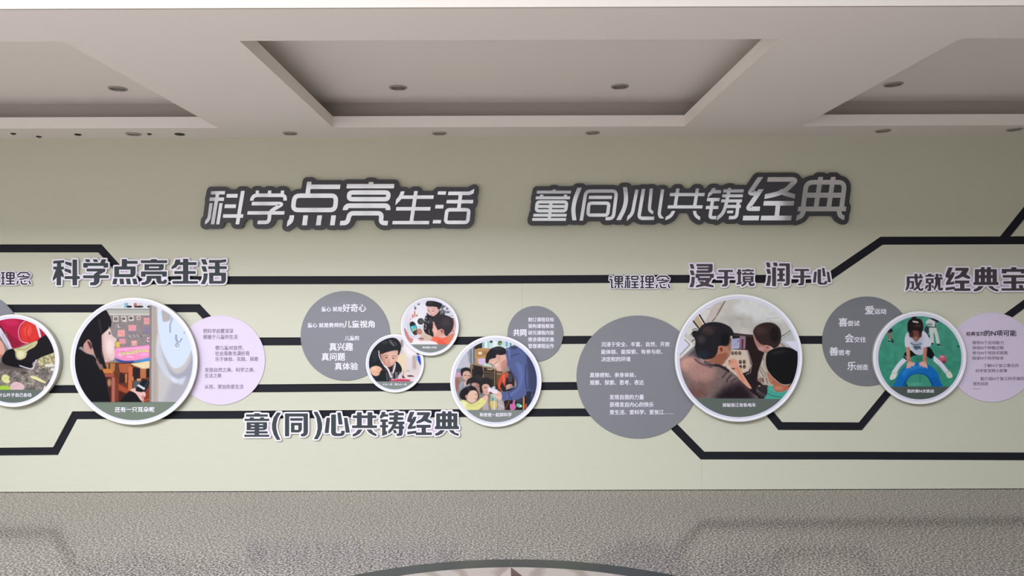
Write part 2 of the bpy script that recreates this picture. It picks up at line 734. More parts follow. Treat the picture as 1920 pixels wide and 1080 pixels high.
# ceiling: dropped soffit with three coffers, cove above, fascia towards the taller hall
Y0, Y1, Y2, Y3 = 3.104, 3.503, 5.381, WALL + 0.02
CO = [(-4.609, -2.0756), (-1.249, 1.284), (2.133, 4.666)]
cx_ = [XL] + [v for c in CO for v in c] + [XR]
soff = [(XL, XR, Y0, Y1, CEIL, CEIL + 0.081), (XL, XR, Y2, Y3, CEIL, CEIL + 0.081)]
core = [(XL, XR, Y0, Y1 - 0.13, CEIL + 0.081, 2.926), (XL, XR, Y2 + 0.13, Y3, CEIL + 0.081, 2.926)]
for i in range(0, len(cx_), 2):
    a, b = cx_[i], cx_[i + 1]
    soff.append((a, b, Y1, Y2, CEIL, CEIL + 0.081))
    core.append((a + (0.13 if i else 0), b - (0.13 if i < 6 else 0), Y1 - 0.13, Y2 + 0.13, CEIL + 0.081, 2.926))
ceil_o = struct(boxes('ceiling', soff, M['ceiling']))
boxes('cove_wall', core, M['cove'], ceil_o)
boxes('coffer_ceiling', [(XL, XR, Y0, Y3, 2.926, 3.04)], M['ceiling'], ceil_o)
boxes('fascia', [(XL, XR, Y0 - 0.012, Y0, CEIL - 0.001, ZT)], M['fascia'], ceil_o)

# rest of the hall behind the camera
struct(boxes('wall_left', [(XL - 0.2, XL, YB, WALL + 0.24, 0, ZT)], M['plaster']))
struct(boxes('wall_right', [(XR, XR + 0.2, YB, WALL + 0.24, 0, ZT)], M['plaster_low_bounce']))
struct(boxes('wall_front', [(-0.8, 0.3, YB - 0.2, YB, 0, ZT), (-6.4, -0.8, YB - 0.2, YB, 4.2, ZT), (0.3, 6.1, YB - 0.2, YB, 3.7, ZT),
                            (XL, -6.4, YB - 0.2, YB, 0, ZT), (6.1, XR, YB - 0.2, YB, 0, ZT), (-6.4, -0.8, YB - 0.2, YB, 0, 0.2)], M['plaster']))
SK = [(-5.2, 0.1, -3.3, 0.1), (1.9, 5.3, -3.1, -0.1)]  # the second, right-hand opening is added for its light
struct(boxes('ceiling_hall', [(XL - 0.2, XR + 0.2, YB - 0.2, -3.3, ZT, ZT + 0.15), (XL - 0.2, XR + 0.2, 0.1, WALL + 0.24, ZT, ZT + 0.15),
                              (XL - 0.2, -5.2, -3.3, 0.1, ZT, ZT + 0.15), (0.1, 1.9, -3.3, 0.1, ZT, ZT + 0.15), (5.3, XR + 0.2, -3.3, 0.1, ZT, ZT + 0.15)], M['plaster']))


def mullions(name, x0, x1, z0, z1, nx, nz, y, axis='x'):
    bl = []
    for i in range(nx + 1):
        x = x0 + (x1 - x0) * i / nx
        bl.append((x - 0.03, x + 0.03, y - 0.04, y + 0.04, z0, z1) if axis == 'x' else (y - 0.04, y + 0.04, x - 0.03, x + 0.03, z0, z1))
    for j in range(nz + 1):
        z = z0 + (z1 - z0) * j / nz
        bl.append((x0, x1, y - 0.038, y + 0.038, z - 0.03, z + 0.03) if axis == 'x' else (y - 0.038, y + 0.038, x0, x1, z - 0.03, z + 0.03))
    return struct(boxes(name, bl, M['frame']))


mullions('window_1', -6.4, -0.8, 0.2, 4.2, 5, 2, YB + 0.2)
mullions('window_2', 0.3, 6.1, 0.0, 3.7, 4, 1, YB + 0.2)
for i, (sx0, sx1, sy0, sy1) in enumerate(SK):
    bl = [(sx0 + (sx1 - sx0) * k / 4 - 0.025, sx0 + (sx1 - sx0) * k / 4 + 0.025, sy0, sy1, ZT - 0.22, ZT - 0.16) for k in range(5)]
    bl += [(sx0, sx1, sy0 + (sy1 - sy0) * k / 2 - 0.025, sy0 + (sy1 - sy0) * k / 2 + 0.025, ZT - 0.215, ZT - 0.165) for k in range(3)]
    struct(boxes('window_%d' % (3 + i), bl, M['frame']))  # skylight frames, the right one around the added opening

# ------------------------------------------------------------------ floor medallion (inlaid stone)
floor_o = bpy.data.objects['floor']
MC = (0.018, 2.594)
R_OUT, R_IN = 1.686, 1.563


def floor_poly(name, pts, material, z=0.0015):
    n = len(pts)
    V = [(x, y, z) for x, y in pts] + [(x, y, -0.01) for x, y in pts]
    F = [tuple(range(n))] + [(i, i + n, (i + 1) % n + n, (i + 1) % n) for i in range(n)]
    o = link_mesh(name, V, F, material)
    import bmesh
    bm = bmesh.new(); bm.from_mesh(o.data); bmesh.ops.recalc_face_normals(bm, faces=bm.faces); bm.to_mesh(o.data); bm.free()
    return child_of(o, floor_o)


def pol(r, a):
    return (MC[0] + r * math.sin(a), MC[1] + r * math.cos(a))


for k in range(8):
    a0, a1 = k * math.pi / 4 + 0.0006, (k + 1) * math.pi / 4 - 0.0006
    n = 24
    pts = [pol(R_OUT, a0 + (a1 - a0) * i / n) for i in range(n + 1)] + [pol(R_IN + 0.001, a1 + (a0 - a1) * i / n) for i in range(n + 1)]
    floor_poly('ring_segment', pts, M['stone_dark'])
RI = 0.906
for k in range(8):
    a = k * math.pi / 4
    al, ar = a - math.pi / 8, a + math.pi / 8
    floor_poly('star_point_light', [pol(0.0, 0), pol(RI, al), pol(R_IN, a)], M['stone_cream'])
    floor_poly('star_point_dark', [pol(0.0, 0), pol(R_IN, a), pol(RI, ar)], M['stone_brown'])
    a2 = a + math.pi / 4
    n = 16
    arc = [pol(R_IN, a + (a2 - a) * i / n) for i in range(n + 1)]
    floor_poly('marble_field', arc[::-1] + [pol(RI, ar)], M['marble'])


# ------------------------------------------------------------------ recessed lamps in the ceiling
def ring_lamp(name, label, cat, x, y, z, r, group=None, big=True):
    t = thing(name, label, cat, (x, y, z), group)
    seg = 32

    def lathe(nm, prof, material):
        V, F = [], []
        for (rr, zz) in prof:
            for k in range(seg):
                a = 2 * math.pi * k / seg
                V.append((rr * math.cos(a), rr * math.sin(a), zz))
        for i in range(len(prof) - 1):
            for k in range(seg):
                k2 = (k + 1) % seg
                F.append((i * seg + k, i * seg + k2, (i + 1) * seg + k2, (i + 1) * seg + k))
        if prof[-1][0] < r * 0.9:
            F.append(tuple((len(prof) - 1) * seg + k for k in range(seg)))
        return link_mesh(nm, V, F, material, t)
    lathe('trim_ring', [(r, 0.0), (r, -0.004), (r * 0.93, -0.009), (r * 0.80, -0.009), (r * 0.74, -0.003), (r * 0.74, -0.0005)][:6], M['steel'])
    lathe('reflector', [(r * 0.76, -0.006), (r * 0.55, -0.0035), (r * 0.5, -0.0030)], M['metal_dark'])
    lathe('lamp_lens', [(r * 0.5, -0.0048), (r * 0.3, -0.0060), (0.002, -0.0065)], M['lens'])
    return t


def ceil_pt(px, py, z):
    u, v = (px - 950) / FOC, (542 - py) / FOC
    # solve (v - ROLL*u) * y = z - EYE
    y = (z - EYE) / (v - ROLL * u)
    return (u + ROLL * v) * y, y


for (px, py, lab) in [(221, 165.5, 'round recessed ceiling lamp in the left coffer'),
                      (746.5, 163.5, 'round recessed lamp on the left side of the central coffer'),
                      (1162, 161.5, 'round recessed lamp on the right side of the central coffer'),
                      (1675, 157.5, 'round recessed ceiling lamp in the right coffer')]:
    x, y = ceil_pt(px, py, 2.926)
    ring_lamp('recessed_lamp', lab, 'lamp', x, y, 2.926, 0.061, 'recessed lamps inside the ceiling coffers')
for (px, py, lab) in [(250, 250.5, 'round spot lamp in the soffit above the lower left title, left of two dark fittings'),
                      (544, 249.3, 'round spot lamp in the soffit above the upper left title sign'),
                      (823.5, 249.2, 'round spot lamp in the soffit above the right end of the upper left title sign'),
                      (1111, 248.2, 'round spot lamp in the soffit above the left part of the upper right title sign'),
                      (1655.5, 244.5, 'round spot lamp in the soffit just right of the upper right title sign'),
                      (1902, 242, 'rightmost round spot lamp in the soffit, at the edge of the photo')]:
    x, y = ceil_pt(px, py, CEIL)
    ring_lamp('spot_lamp', lab, 'lamp', x, y, CEIL, 0.055, 'spot lamps in the soffit along the wall')
for (px, py, r, lab) in [(25, 250, 0.018, 'leftmost tiny dark fitting in the soffit'),
                         (73, 255.6, 0.019, 'tiny dark fitting in the soffit nearest the wall'),
                         (146, 251.6, 0.024, 'small dark fitting in the soffit, third from the left'),
                         (280, 250.6, 0.016, 'tiny dark fitting just right of the leftmost spot lamp'),
                         (337, 251.2, 0.036, 'flat black oval fitting in the soffit, widest of the dark fittings')]:
    x, y = ceil_pt(px, py, CEIL)
    t = thing('ceiling_fitting', lab, 'ceiling fitting', (x, y, CEIL), 'small dark fittings in the left soffit')
    seg = 20
    V = [(rr * math.cos(2 * math.pi * k / seg), rr * math.sin(2 * math.pi * k / seg), zz) for rr, zz in ((r, 0), (r, -0.005), (r * 0.8, -0.008)) for k in range(seg)]
    F = [(i * seg + k, i * seg + (k + 1) % seg, (i + 1) * seg + (k + 1) % seg, (i + 1) * seg + k) for i in range(2) for k in range(seg)] + [tuple(2 * seg + k for k in range(seg))]
    link_mesh('cap', V, F, M['dark_hole'], t)
    V = [(rr * math.cos(2 * math.pi * k / seg), rr * math.sin(2 * math.pi * k / seg), zz) for rr, zz in ((r * 0.35, -0.0075), (r * 0.3, -0.013)) for k in range(seg)]
    F = [(k, (k + 1) % seg, seg + (k + 1) % seg, seg + k) for k in range(seg)] + [tuple(seg + k for k in range(seg))]
    link_mesh('nozzle', V, F, M['metal_dark'], t)

# ------------------------------------------------------------------ cut-out lettering
IT = 0.15
# each entry: (crop origin x, y, scale), strokes in that crop's pixels
TITLE_A = [
 ((370, 325, 9.6), '''B 60 243,350 497,350; B 62 220,465 480,465; B 62 365,360 273,918; B 58 60 247,537 208,835 140,885; B 58 427,537 367,918
B 68 527,405 725,405; B 68 492,592 695,592; B 62 462,768 825,768; B 66 820,315 720,918'''),
 ((370, 325, 9.6), '''B 58 1082,310 1075,395; B 62 1303,310 1295,395; B 60 1533,310 1528,395; B 64 75 977,492 1002,395 1588,395 1578,492
B 66 75 980,545 1545,545 1305,690 1290,883 1085,883; B 62 902,712 1567,712'''),
 ((530, 325, 9.6), '''B 82 480,150 447,390; B 82 470,242 1035,242; C 80 95 215,402 965,402 943,660 182,660
B 82 50 168,755 152,860 80,908; B 86 415,755 392,935; B 86 666,755 640,935; B 84 918,755 893,935'''),
 ((530, 325, 9.6), '''B 84 1592,155 1588,210; B 80 1153,230 2007,230; C 80 62 1200,345 1908,345 1896,465 1190,465
B 86 70 1122,662 1140,582 1905,582 1895,662; B 82 75 1033,895 1165,895 1205,718 1785,718 1762,895 1893,895'''),
 ((700, 325, 9.6), '''B 66 60 530,325 488,440 403,520; B 62 510,428 1085,428; B 66 768,318 682,885; B 64 410,638 1028,638; B 62 345,887 1003,887'''),
 ((700, 325, 9.6), '''B 62 1160,354 1307,354; B 68 1115,600 1262,600; B 62 1072,871 1218,871; B 64 30 1348,360 1735,360 1812,318
B 62 1318,510 1795,510; B 66 1572,370 1535,660; C 64 55 1325,655 1722,655 1697,882 1297,882'''),
]
TITLE_B = [
 ((980, 325, 9.6), '''B 60 567,290 564,335; B 52 255,338 870,338; B 60 343,382 340,436; B 60 772,382 768,436; B 52 235,441 852,441
C 58 50 262,515 795,515 775,676 243,676; B 54 240,596 790,596; B 58 515,500 480,810; B 52 192,754 792,754; B 52 172,830 780,830'''),
 ((980, 325, 9.6), 'B 74 120 1025,258 945,450 905,650 932,845'),
 ((980, 325, 9.6), '''B 60 85 1055,850 1140,318 1692,318 1630,815 1492,815; B 60 1190,432 1608,432; C 60 50 1192,537 1555,537 1527,752 1173,752'''),
 ((980, 325, 9.6), 'B 74 150 1842,248 1868,460 1830,640 1725,842'),
 ((1150, 315, 9.6), '''B 60 70 425,388 340,830 248,910; B 62 75 545,375 455,905 735,905; B 58 60 685,368 645,770 718,805; B 58 60 888,383 820,850 878,908'''),
 ((1150, 315, 9.6), '''B 58 1017,478 1643,478; B 58 978,700 1605,700; B 60 1163,368 1110,700; B 60 1515,368 1462,700
B 58 60 1085,772 1035,870 940,908; B 58 60 1462,772 1475,860 1562,910'''),
 ((1300, 315, 9.6), '''B 58 20 375,360 330,440 262,495; B 60 345,425 500,425; B 60 247,568 473,568; B 58 225,710 450,710; B 60 45 347,580 298,893 415,893
B 58 655,355 628,480; B 60 120 640,420 590,660 530,830 430,903; B 58 538,412 905,412; B 54 520,500 890,500; B 56 500,592 875,592
B 58 590,692 855,692; B 60 70 812,592 778,893 640,893; B 50 608,790 718,790'''),
 ((1300, 315, 9.6), '''B 80 40 1210,162 1012,455 1130,455; B 82 45 1222,380 978,733 1198,733; B 84 893,900 1180,900
B 84 95 1335,205 1868,205 1650,415 1460,480 1283,515; B 80 50 1560,415 1650,462 1830,512; B 84 1265,635 1812,635; B 82 1528,640 1500,890; B 84 1218,900 1765,900'''),
 ((1420, 315, 9.6), '''B 84 120 822,735 885,258 1575,258 1515,735; B 84 1140,160 1053,730; B 84 1368,160 1283,730; B 90 850,490 1560,490
B 84 732,737 1597,737; B 84 50 845,740 795,865 705,902; B 82 60 1472,740 1480,860 1567,898'''),
]
H1 = [
 ((90, 470, 10.667), '''P 105,205 320,188 320,243 105,258; R 180,225 260,400; R 172,360 258,692; B 58 105,348 315,348; P 160,372 205,372 205,490 160,545 98,610 95,550
P 238,372 262,372 312,480 312,545 255,505; P 343,215 470,240 470,315 343,268; P 330,350 458,385 460,460 330,410; B 58 330,538 633,538; R 490,178 580,692'''),
 ((90, 470, 10.667), '''P 740,172 825,172 845,228 762,228; P 895,172 978,172 1000,228 918,228; P 1075,172 1165,172 1130,255 1040,255
P 703,245 1203,245 1203,340 1112,340 1112,305 790,305 790,340 703,340
P 770,358 1143,358 1143,418 1028,478 1028,610 1005,660 950,692 843,692 843,635 905,630 918,610 918,470 1000,415 770,415; B 56 700,522 1215,522'''),
 ((90, 470, 10.667), '''R 1475,168 1577,340; R 1570,205 1790,262; P 1325,315 1750,315 1750,450 1735,500 1690,530 1325,530; Q 1418,378 1650,468
P 1310,558 1388,558 1365,672 1283,672; P 1428,558 1508,558 1522,672 1440,672; P 1555,558 1635,558 1658,672 1578,672; P 1683,558 1762,558 1792,672 1710,672'''),
 ((260, 470, 10.667), '''R 247,170 360,215; B 54 42,220 568,220; P 115,270 500,270 500,335 485,380 440,393 115,393; Q 203,318 405,348
P 45,415 560,415 560,520 470,520 470,475 135,475 135,520 45,520
P 160,500 448,500 448,595 460,610 490,610 508,580 562,580 562,630 530,665 400,665 360,630 350,560 258,560 250,600 200,660 110,685 55,685 55,635 120,625 155,590'''),
 ((260, 470, 10.667), '''P 738,178 835,178 822,230 890,230 890,285 790,285 740,340 655,370 655,325 710,270; R 887,162 990,632; B 56 940,258 1157,258; B 56 712,437 1140,437; B 54 675,635 1182,635'''),
 ((260, 470, 10.667), '''P 1245,172 1335,172 1375,278 1288,278; P 1252,312 1335,312 1372,422 1290,422; P 1300,455 1380,455 1370,560 1325,670 1240,670 1290,560
P 1405,185 1640,185 1748,170 1748,228 1640,242 1405,242; R 1526,220 1618,460; B 56 1390,340 1760,340; P 1408,440 1745,440 1745,590 1725,640 1680,660 1408,660; Q 1492,502 1652,605'''),
]
XIN = '''P 130,270 200,270 170,575 90,575; P 222,205 318,205 318,560 335,582 410,582 422,565 422,530 492,530 492,590 470,620 420,637 290,637 240,615 222,570
P 345,165 415,165 452,405 372,405; P 478,270 545,270 598,568 512,568'''
JING = '''P 735,152 822,152 765,290 785,290 800,250 862,250 835,340 768,440 850,430 850,480 688,500 688,455 740,360 678,350 678,300; P 678,550 860,530 860,580 678,605
P 872,160 1135,160 1130,210 1085,290 1165,335 1165,380 1100,370 1020,335 940,370 860,385 860,345 960,290 1010,218 872,218; B 58 862,440 1148,440; R 966,440 1050,600; B 52 848,590 1170,590'''
DIAN = '''R 1258,182 1680,482; Q 1335,238 1372,302; Q 1450,238 1485,302; Q 1567,238 1600,302; Q 1335,362 1372,438; Q 1450,362 1485,438; Q 1567,362 1600,438
R 1375,140 1445,200; R 1491,140 1563,200; B 58 1230,468 1712,468; P 1335,520 1430,520 1370,590 1300,622 1238,628 1238,585 1290,565; P 1510,520 1595,520 1640,570 1708,588 1705,632 1620,610 1555,570'''
YU = 'B 52 858,358 1205,358; B 50 818,518 1243,518; P 998,370 1085,370 1085,680 1070,715 1030,730 942,730 942,688 980,685 998,670'
H2 = [
 ((450, 758, 10.667), '''R 285,180 395,222; B 44 118,225 555,225; B 46 92,312 585,312; R 195,262 275,300; R 402,262 482,300; P 132,358 540,358 540,470 520,505 480,520 132,520
Q 215,395 290,417; Q 382,395 460,417; Q 215,460 290,480; Q 382,460 460,480; R 291,500 379,640; B 42 118,563 552,563; B 42 85,630 585,630'''),
 ((450, 758, 10.667), 'P 740,165 820,165 755,270 725,400 725,480 755,600 808,712 735,712 670,600 638,480 638,400 668,270'),
 ((450, 758, 10.667), '''P 897,183 1358,183 1358,560 1340,610 1290,642 1215,642 1215,595 1245,590 1270,570 1270,245 982,245 982,640 897,640; B 52 1003,304 1253,304
P 1018,370 1237,370 1237,510 1210,550 1160,565 1018,565; Q 1088,422 1165,512'''),
 ((450, 758, 10.667), 'P 1468,150 1545,150 1610,270 1642,390 1642,480 1610,600 1555,698 1475,698 1530,590 1552,480 1548,390 1528,270'),
 ((600, 758, 10.667), XIN),
 ((600, 758, 10.667), '''R 737,158 833,440; R 949,158 1047,440; B 52 655,250 1128,250; B 54 640,450 1140,450
P 760,505 850,505 790,590 710,635 652,645 652,600 710,575; P 930,505 1025,505 1065,560 1130,598 1125,640 1050,615 980,570'''),
 ((700, 758, 10.667), '''P 165,152 243,152 232,200 297,200 297,248 210,248 170,280 130,285 130,240 155,205; B 50 140,327 290,327; R 176,327 248,602; B 48 133,440 295,440
P 172,600 172,635 275,600 275,540 245,540 245,560; B 50 312,198 610,198; P 420,150 498,150 480,372 400,372; B 50 322,285 598,285; B 52 302,372 620,372
P 400,372 480,372 420,480 345,560 298,590 298,530 350,470; B 48 420,465 618,465; P 510,390 588,390 588,580 575,620 540,635 465,635 465,590 500,585 510,570; P 390,515 450,515 470,580 415,580'''),
 ((700, 758, 10.667), JING),
 ((700, 758, 10.667), DIAN),
]
H3 = [
 ((1130, 500, 13.714), '''B 35 175,262 245,262; B 39 20 172,330 232,330 235,540 280,540; C 39 25 320,250 505,250 505,380 320,380; B 33 320,315 505,315; B 39 412,250 412,555; B 33 303,435 527,435
B 37 340,478 318,550; B 37 480,478 515,548'''),
 ((1130, 500, 13.714), '''B 33 580,248 705,248; B 33 580,308 705,308; B 37 645,250 645,555; B 35 20 592,350 592,500 573,555; B 35 692,350 692,555; C 35 20 748,248 905,248 905,325 748,325
B 33 738,392 920,392; B 33 738,465 920,465; B 37 828,392 828,540; B 35 730,540 925,540'''),
 ((1130, 500, 13.714), '''B 33 968,248 1065,248; B 33 968,380 1065,380; B 39 1017,248 1017,540; B 33 965,540 1065,540; C 39 25 1115,248 1300,248 1300,395 1115,395; B 31 1115,320 1300,320
B 39 1208,248 1208,540; B 33 1100,462 1315,462; B 35 1090,540 1328,540'''),
 ((1130, 500, 13.714), '''B 35 15 1372,308 1415,300 1460,245 1640,245 1685,300 1728,308; B 33 15 1385,350 1705,350 1640,388 1440,420; B 35 1545,300 1545,350
B 37 1405,450 1380,548; B 35 25 1485,450 1500,540 1640,540; B 39 1580,445 1580,490; B 35 20 1690,450 1700,500 1728,548'''),
]
H4 = [
 ((1280, 480, 12.8), '''P 165,192 250,192 285,305 200,305; P 172,345 255,345 293,460 205,460; P 215,498 293,498 285,640 258,748 158,748 205,630
P 333,190 720,190 720,340 700,385 650,405 333,405 333,345 605,345 620,320 350,320 350,272 615,272 630,250 333,250
P 310,425 748,425 748,525 695,525 690,560 620,665 745,708 745,755 620,738 525,718 430,738 318,755 318,710 440,668 372,605 490,605 525,630 560,590 362,590 362,525 310,525; Q 405,490 655,520'''),
 ((1280, 480, 12.8), YU),
 ((1280, 480, 12.8), '''R 1324,320 1396,682; B 56 1298,408 1410,408; P 1295,650 1415,620 1415,665 1295,695; B 40 1422,350 1708,350; R 1525,315 1608,345; R 1470,388 1530,420; R 1610,388 1670,420
B 42 1422,432 1718,432; R 1440,478 1700,628; Q 1500,515 1635,537; Q 1500,575 1635,597; P 1475,620 1545,620 1520,680 1460,722 1408,728 1408,690 1450,670
P 1582,620 1645,620 1645,670 1680,670 1690,652 1728,652 1728,695 1700,722 1620,722 1585,690'''),
]
H4B = [
 ((1420, 480, 12.8), '''P 205,155 292,155 320,272 240,272; P 213,310 300,310 328,430 245,430; P 255,465 333,465 320,600 295,715 200,715 240,600; P 375,155 470,155 493,245 400,245; R 357,270 449,725
P 525,178 782,178 782,650 765,695 720,715 638,715 638,665 690,655 690,240 525,240; B 56 478,322 662,322; B 52 485,450 658,450; B 56 475,582 665,582; R 526,322 614,582'''),
 ('fit', YU, (1487.0, 504.2, 1520.0, 535.1)),
 ('fit', XIN, (1524.3, 502.3, 1558.1, 533.9)),
]
H5 = [
 ((1690, 490, 12.8), '''P 130,362 520,362 520,408 200,408 200,560 175,650 105,715 105,660 130,600; P 318,298 385,298 392,480 430,610 465,670 505,640 528,645 525,690 490,712 440,705 395,655 345,560 322,440
P 450,440 512,440 430,610 340,690 295,705 295,665 370,600; R 435,308 490,360; P 190,475 305,475 305,630 285,665 205,665 205,628 250,625 250,515 190,515'''),
 ((1690, 490, 12.8), '''R 645,298 725,335; B 42 578,350 790,350; R 588,408 775,530; Q 650,448 712,498; R 655,530 715,690; P 625,665 715,665 700,710 630,710; P 600,570 655,570 625,640 570,672 570,640
P 725,575 760,575 790,640 750,640; B 50 795,410 990,410; P 825,298 895,298 890,430 875,560 830,650 785,705 785,650 815,560 825,430
P 880,435 938,435 938,640 948,655 960,630 1000,630 1000,680 970,700 910,700 882,670; P 908,312 962,312 978,368 930,368'''),
 ('fit', JING, (1773.0, 501.3, 1819.7, 545.6)),
 ('fit', DIAN, (1825.3, 500.8, 1872.3, 546.9)),
 ((1790, 490, 14.77), '''R 1570,160 1710,215; P 1308,212 1975,212 1975,335 1840,335 1840,290 1435,290 1435,335 1308,335; B 72 1335,415 1960,415; B 66 1355,585 1930,585; R 1573,415 1703,790
B 64 1300,780 1985,780; P 1775,655 1880,655 1905,745 1800,745'''),
 ((1790, 490, 14.77), '''P 2100,190 2580,190 2580,590 2490,590 2490,270 2190,270 2190,590 2100,590; R 2300,330 2380,560; P 2300,560 2380,560 2300,700 2100,840 2060,800 2230,680; P 2400,640 2480,600 2640,800 2560,840'''),
]


def build_glyphs(spec, ital=0.0, shift=(0, 0)):
    out = []
    for e in spec:
        if e[0] == 'fit':
            g = Glyph(e[1], ital)
            a, b, c, d = g.bbox()
            X0, Y0_, X1, Y1_ = e[2]
            g = g.mapped(lambda x, y, a=a, b=b, c=c, d=d: (X0 + (x - a) / (c - a) * (X1 - X0), Y0_ + (y - b) / (d - b) * (Y1_ - Y0_)))
        else:
            (ox, oy, s), body = e
            g = Glyph(body, ital).mapped(lambda x, y: (ox + x / s, oy + y / s))
        if shift != (0, 0):
            g = g.mapped(lambda x, y: (x + shift[0], y + shift[1]))
        out.append(g)
    return out


def lettering_sign(name, label, glyphs, face_mat, kind, group=None, faces=None):
    """kind 'title': thick charcoal backing with mirror letters; kind 'small': lilac plate, white-edged board, letters"""
    bb = np.array([g.bbox() for g in glyphs])
    pad = 14
    x0, y0, x1, y1 = bb[:, 0].min() - pad, bb[:, 1].min() - pad, bb[:, 2].max() + pad, bb[:, 3].max() + pad
    cx, cz = W((x0 + x1) / 2, y1 - pad, WALL)
    t = thing(name, label, 'sign', (cx, WALL, cz), group)
    st = 0.4
    A = raster(glyphs, x0, y0, x1, y1, st)
    if kind == 'title':
        yf = WALL - 0.032
        big = dilate(A, 8.6 / st)
        big = erode(dilate(big, 4.0 / st), 4.0 / st)
        loops_to_solid('backing_board', shape_loops(big, x0, y0, st, yf, 0.16, 3), yf, 0.030, M['board_dark'], t)
        thick, yl = 0.004, yf - 0.004
    else:
        rim = 1.75 if kind == 'tiny' else 2.9
        yp = WALL - 0.010
        closed = erode(dilate(A, (rim + 2.8) / st), 3.4 / st)
        loops_to_solid('base_plate', shape_loops(closed, x0, y0, st, yp, 0.16, 3), yp, 0.010, M['plate'], t)
        yb = yp - 0.009
        ring = dilate(A, rim / st)
        loops_to_solid('edge_board', shape_loops(ring, x0, y0, st, yb, 0.14, 3), yb, 0.009, M['board_white'], t)
        thick, yl = 0.002, yb - 0.002
    fs = 0.16 if kind == 'title' else 0.14
    for g in glyphs:
        a, b, c, d = g.bbox()
        a, b, c, d = a - 1, b - 1, c + 1, d + 1
        G = raster([g], a, b, c, d, fs)
        loops_to_solid('character', shape_loops(G, a, b, fs, yl, 0.07, 1), yl, thick, face_mat, t)
    return t


lettering_sign('title_sign', 'upper left title of six mirrored silver characters on a charcoal cut-out board', build_glyphs(TITLE_A, IT), M['silver'], 'title')
lettering_sign('title_sign', 'upper right mirrored silver title with brackets on a charcoal cut-out board', build_glyphs(TITLE_B, IT), M['silver'], 'title')
lettering_sign('heading_sign', 'six slate characters with white edging, above the round photo of a girl', build_glyphs(H1), M['slate'], 'small')
lettering_sign('heading_sign', 'lowest lettering sign, slate characters with brackets and white edging', build_glyphs(H2), M['slate'], 'small')
lettering_sign('heading_sign', 'plum lettering in two groups above the round tram photo', build_glyphs(H4 + H4B), M['plum'], 'small')
lettering_sign('heading_sign', 'plum lettering cut by the right edge of the photo, above the tyre photo', build_glyphs(H5), M['plum'], 'small')
lettering_sign('small_heading_sign', 'four small dark characters above the large grey disc, left of the plum tram heading', build_glyphs(H3), M['ink'], 'tiny')
lettering_sign('small_heading_sign', 'small dark characters at the far left, left of the slate six-character heading', build_glyphs(H3, 0, (-1198.8, -6.8)), M['ink'], 'tiny')


# ------------------------------------------------------------------ plain discs with lettering
def text_disc(label, cx, cy, r, face, lines, tmat):
    t0 = 0.009
    yf = WALL - t0
    x, z = W(cx, cy, yf)
    t = thing('text_disc', label, 'sign', (x, WALL, z - r / FOC * WALL))
    R = r / FOC * yf
    disc_mesh('disc_board', x, z, [(0.0001, WALL - 0.0008), (R, WALL - 0.0008), (R, yf + 0.0012), (R - 0.0012, yf), (0.0001, yf)], face, t)
    for ln in lines:
        m = ln[6] if len(ln) > 6 else tmat
        text_line('lettering', ln[0], ln[1], ln[2], ln[3], ln[4], yf, m, t, ln[5] if len(ln) > 5 else 0.02)
    return t


text_disc('lilac disc with grey lettering, right of the round photo of a girl', 413, 675.3, 84, M['disc_lilac'], [
    ('把科学启蒙深深', 381.1, 616.2, 437.4, 625), ('根植于儿童的生活', 381.1, 627.3, 445.5, 636), ('使儿童对自然、', 403.6, 647.8, 457, 656.3),
    ('社会现象充满好奇', 403.6, 658.3, 468, 667), ('乐于体验、实践、探索', 403.6, 669, 484, 677.4), ('发现自然之美、科学之美、', 384, 689.2, 478, 697.7),
    ('生活之美', 384, 700.1, 415.2, 708.3), ('从而，更加热爱生活', 384, 720.9, 456.4, 729.4)], M['print_grey'])
text_disc('grey disc with white lettering, left of the two small joined photos', 647.5, 629.7, 84, M['disc_grey'], [
    ('童心', 602.8, 575, 620.6, 583.9), ('就是', 624.1, 575, 641.9, 583.9), ('好奇心', 642.5, 569.7, 686.2, 584.8), ('童心', 576.9, 605.3, 594.7, 614),
    ('就是教师的', 598.2, 605.3, 644.5, 614), ('儿童视角', 644.8, 600.9, 702.3, 614.6), ('儿童的', 646.6, 629.5, 673.1, 638.3), ('真兴趣', 617.7, 642.6, 661.7, 657.8),
    ('真问题', 603.4, 661.6, 646.9, 676.2), ('真体验', 627.9, 679.7, 671.1, 693.7)], M['print_white'])
text_disc('smallest grey disc with white lettering, upper right of the blue hoodie photo', 1003.7, 626, 52.3, M['disc_grey'], [
    ('共同', 962.5, 617.2, 986.7, 630, 0.04), ('制订课程目标', 990.5, 595.1, 1038.6, 603.3), ('架构课程框架', 990.5, 607.3, 1038.6, 615.5),
    ('研究课程内容', 990.5, 619.6, 1038.6, 628), ('推进课程实施', 990.5, 632.1, 1038.6, 640.6), ('管理课程运作', 990.5, 644.4, 1038.6, 653.1)], M['print_white'])
text_disc('largest grey disc with white lettering, left of the round tram photo', 1196.3, 707, 115.3, M['disc_grey'], [
    ('沉浸于安全、丰富、自然、开放', 1127.4, 640.8, 1255.6, 650.1), ('能体验、能探索、有参与权、', 1127.4, 654.9, 1242.3, 664.2), ('决定权的环境', 1127.4, 668.7, 1182.1, 678),
    ('直接感知、亲身体验，', 1106, 698.4, 1192, 707.7), ('观察、探索、思考、表达', 1106, 712.4, 1207, 722), ('发现自我的力量', 1142.8, 739.7, 1207.1, 749.2),
    ('获得发自内心的快乐', 1143.3, 753.7, 1225.4, 763.3), ('爱生活、爱科学、爱张江……', 1143.3, 768, 1262.6, 777.4)], M['print_white'])
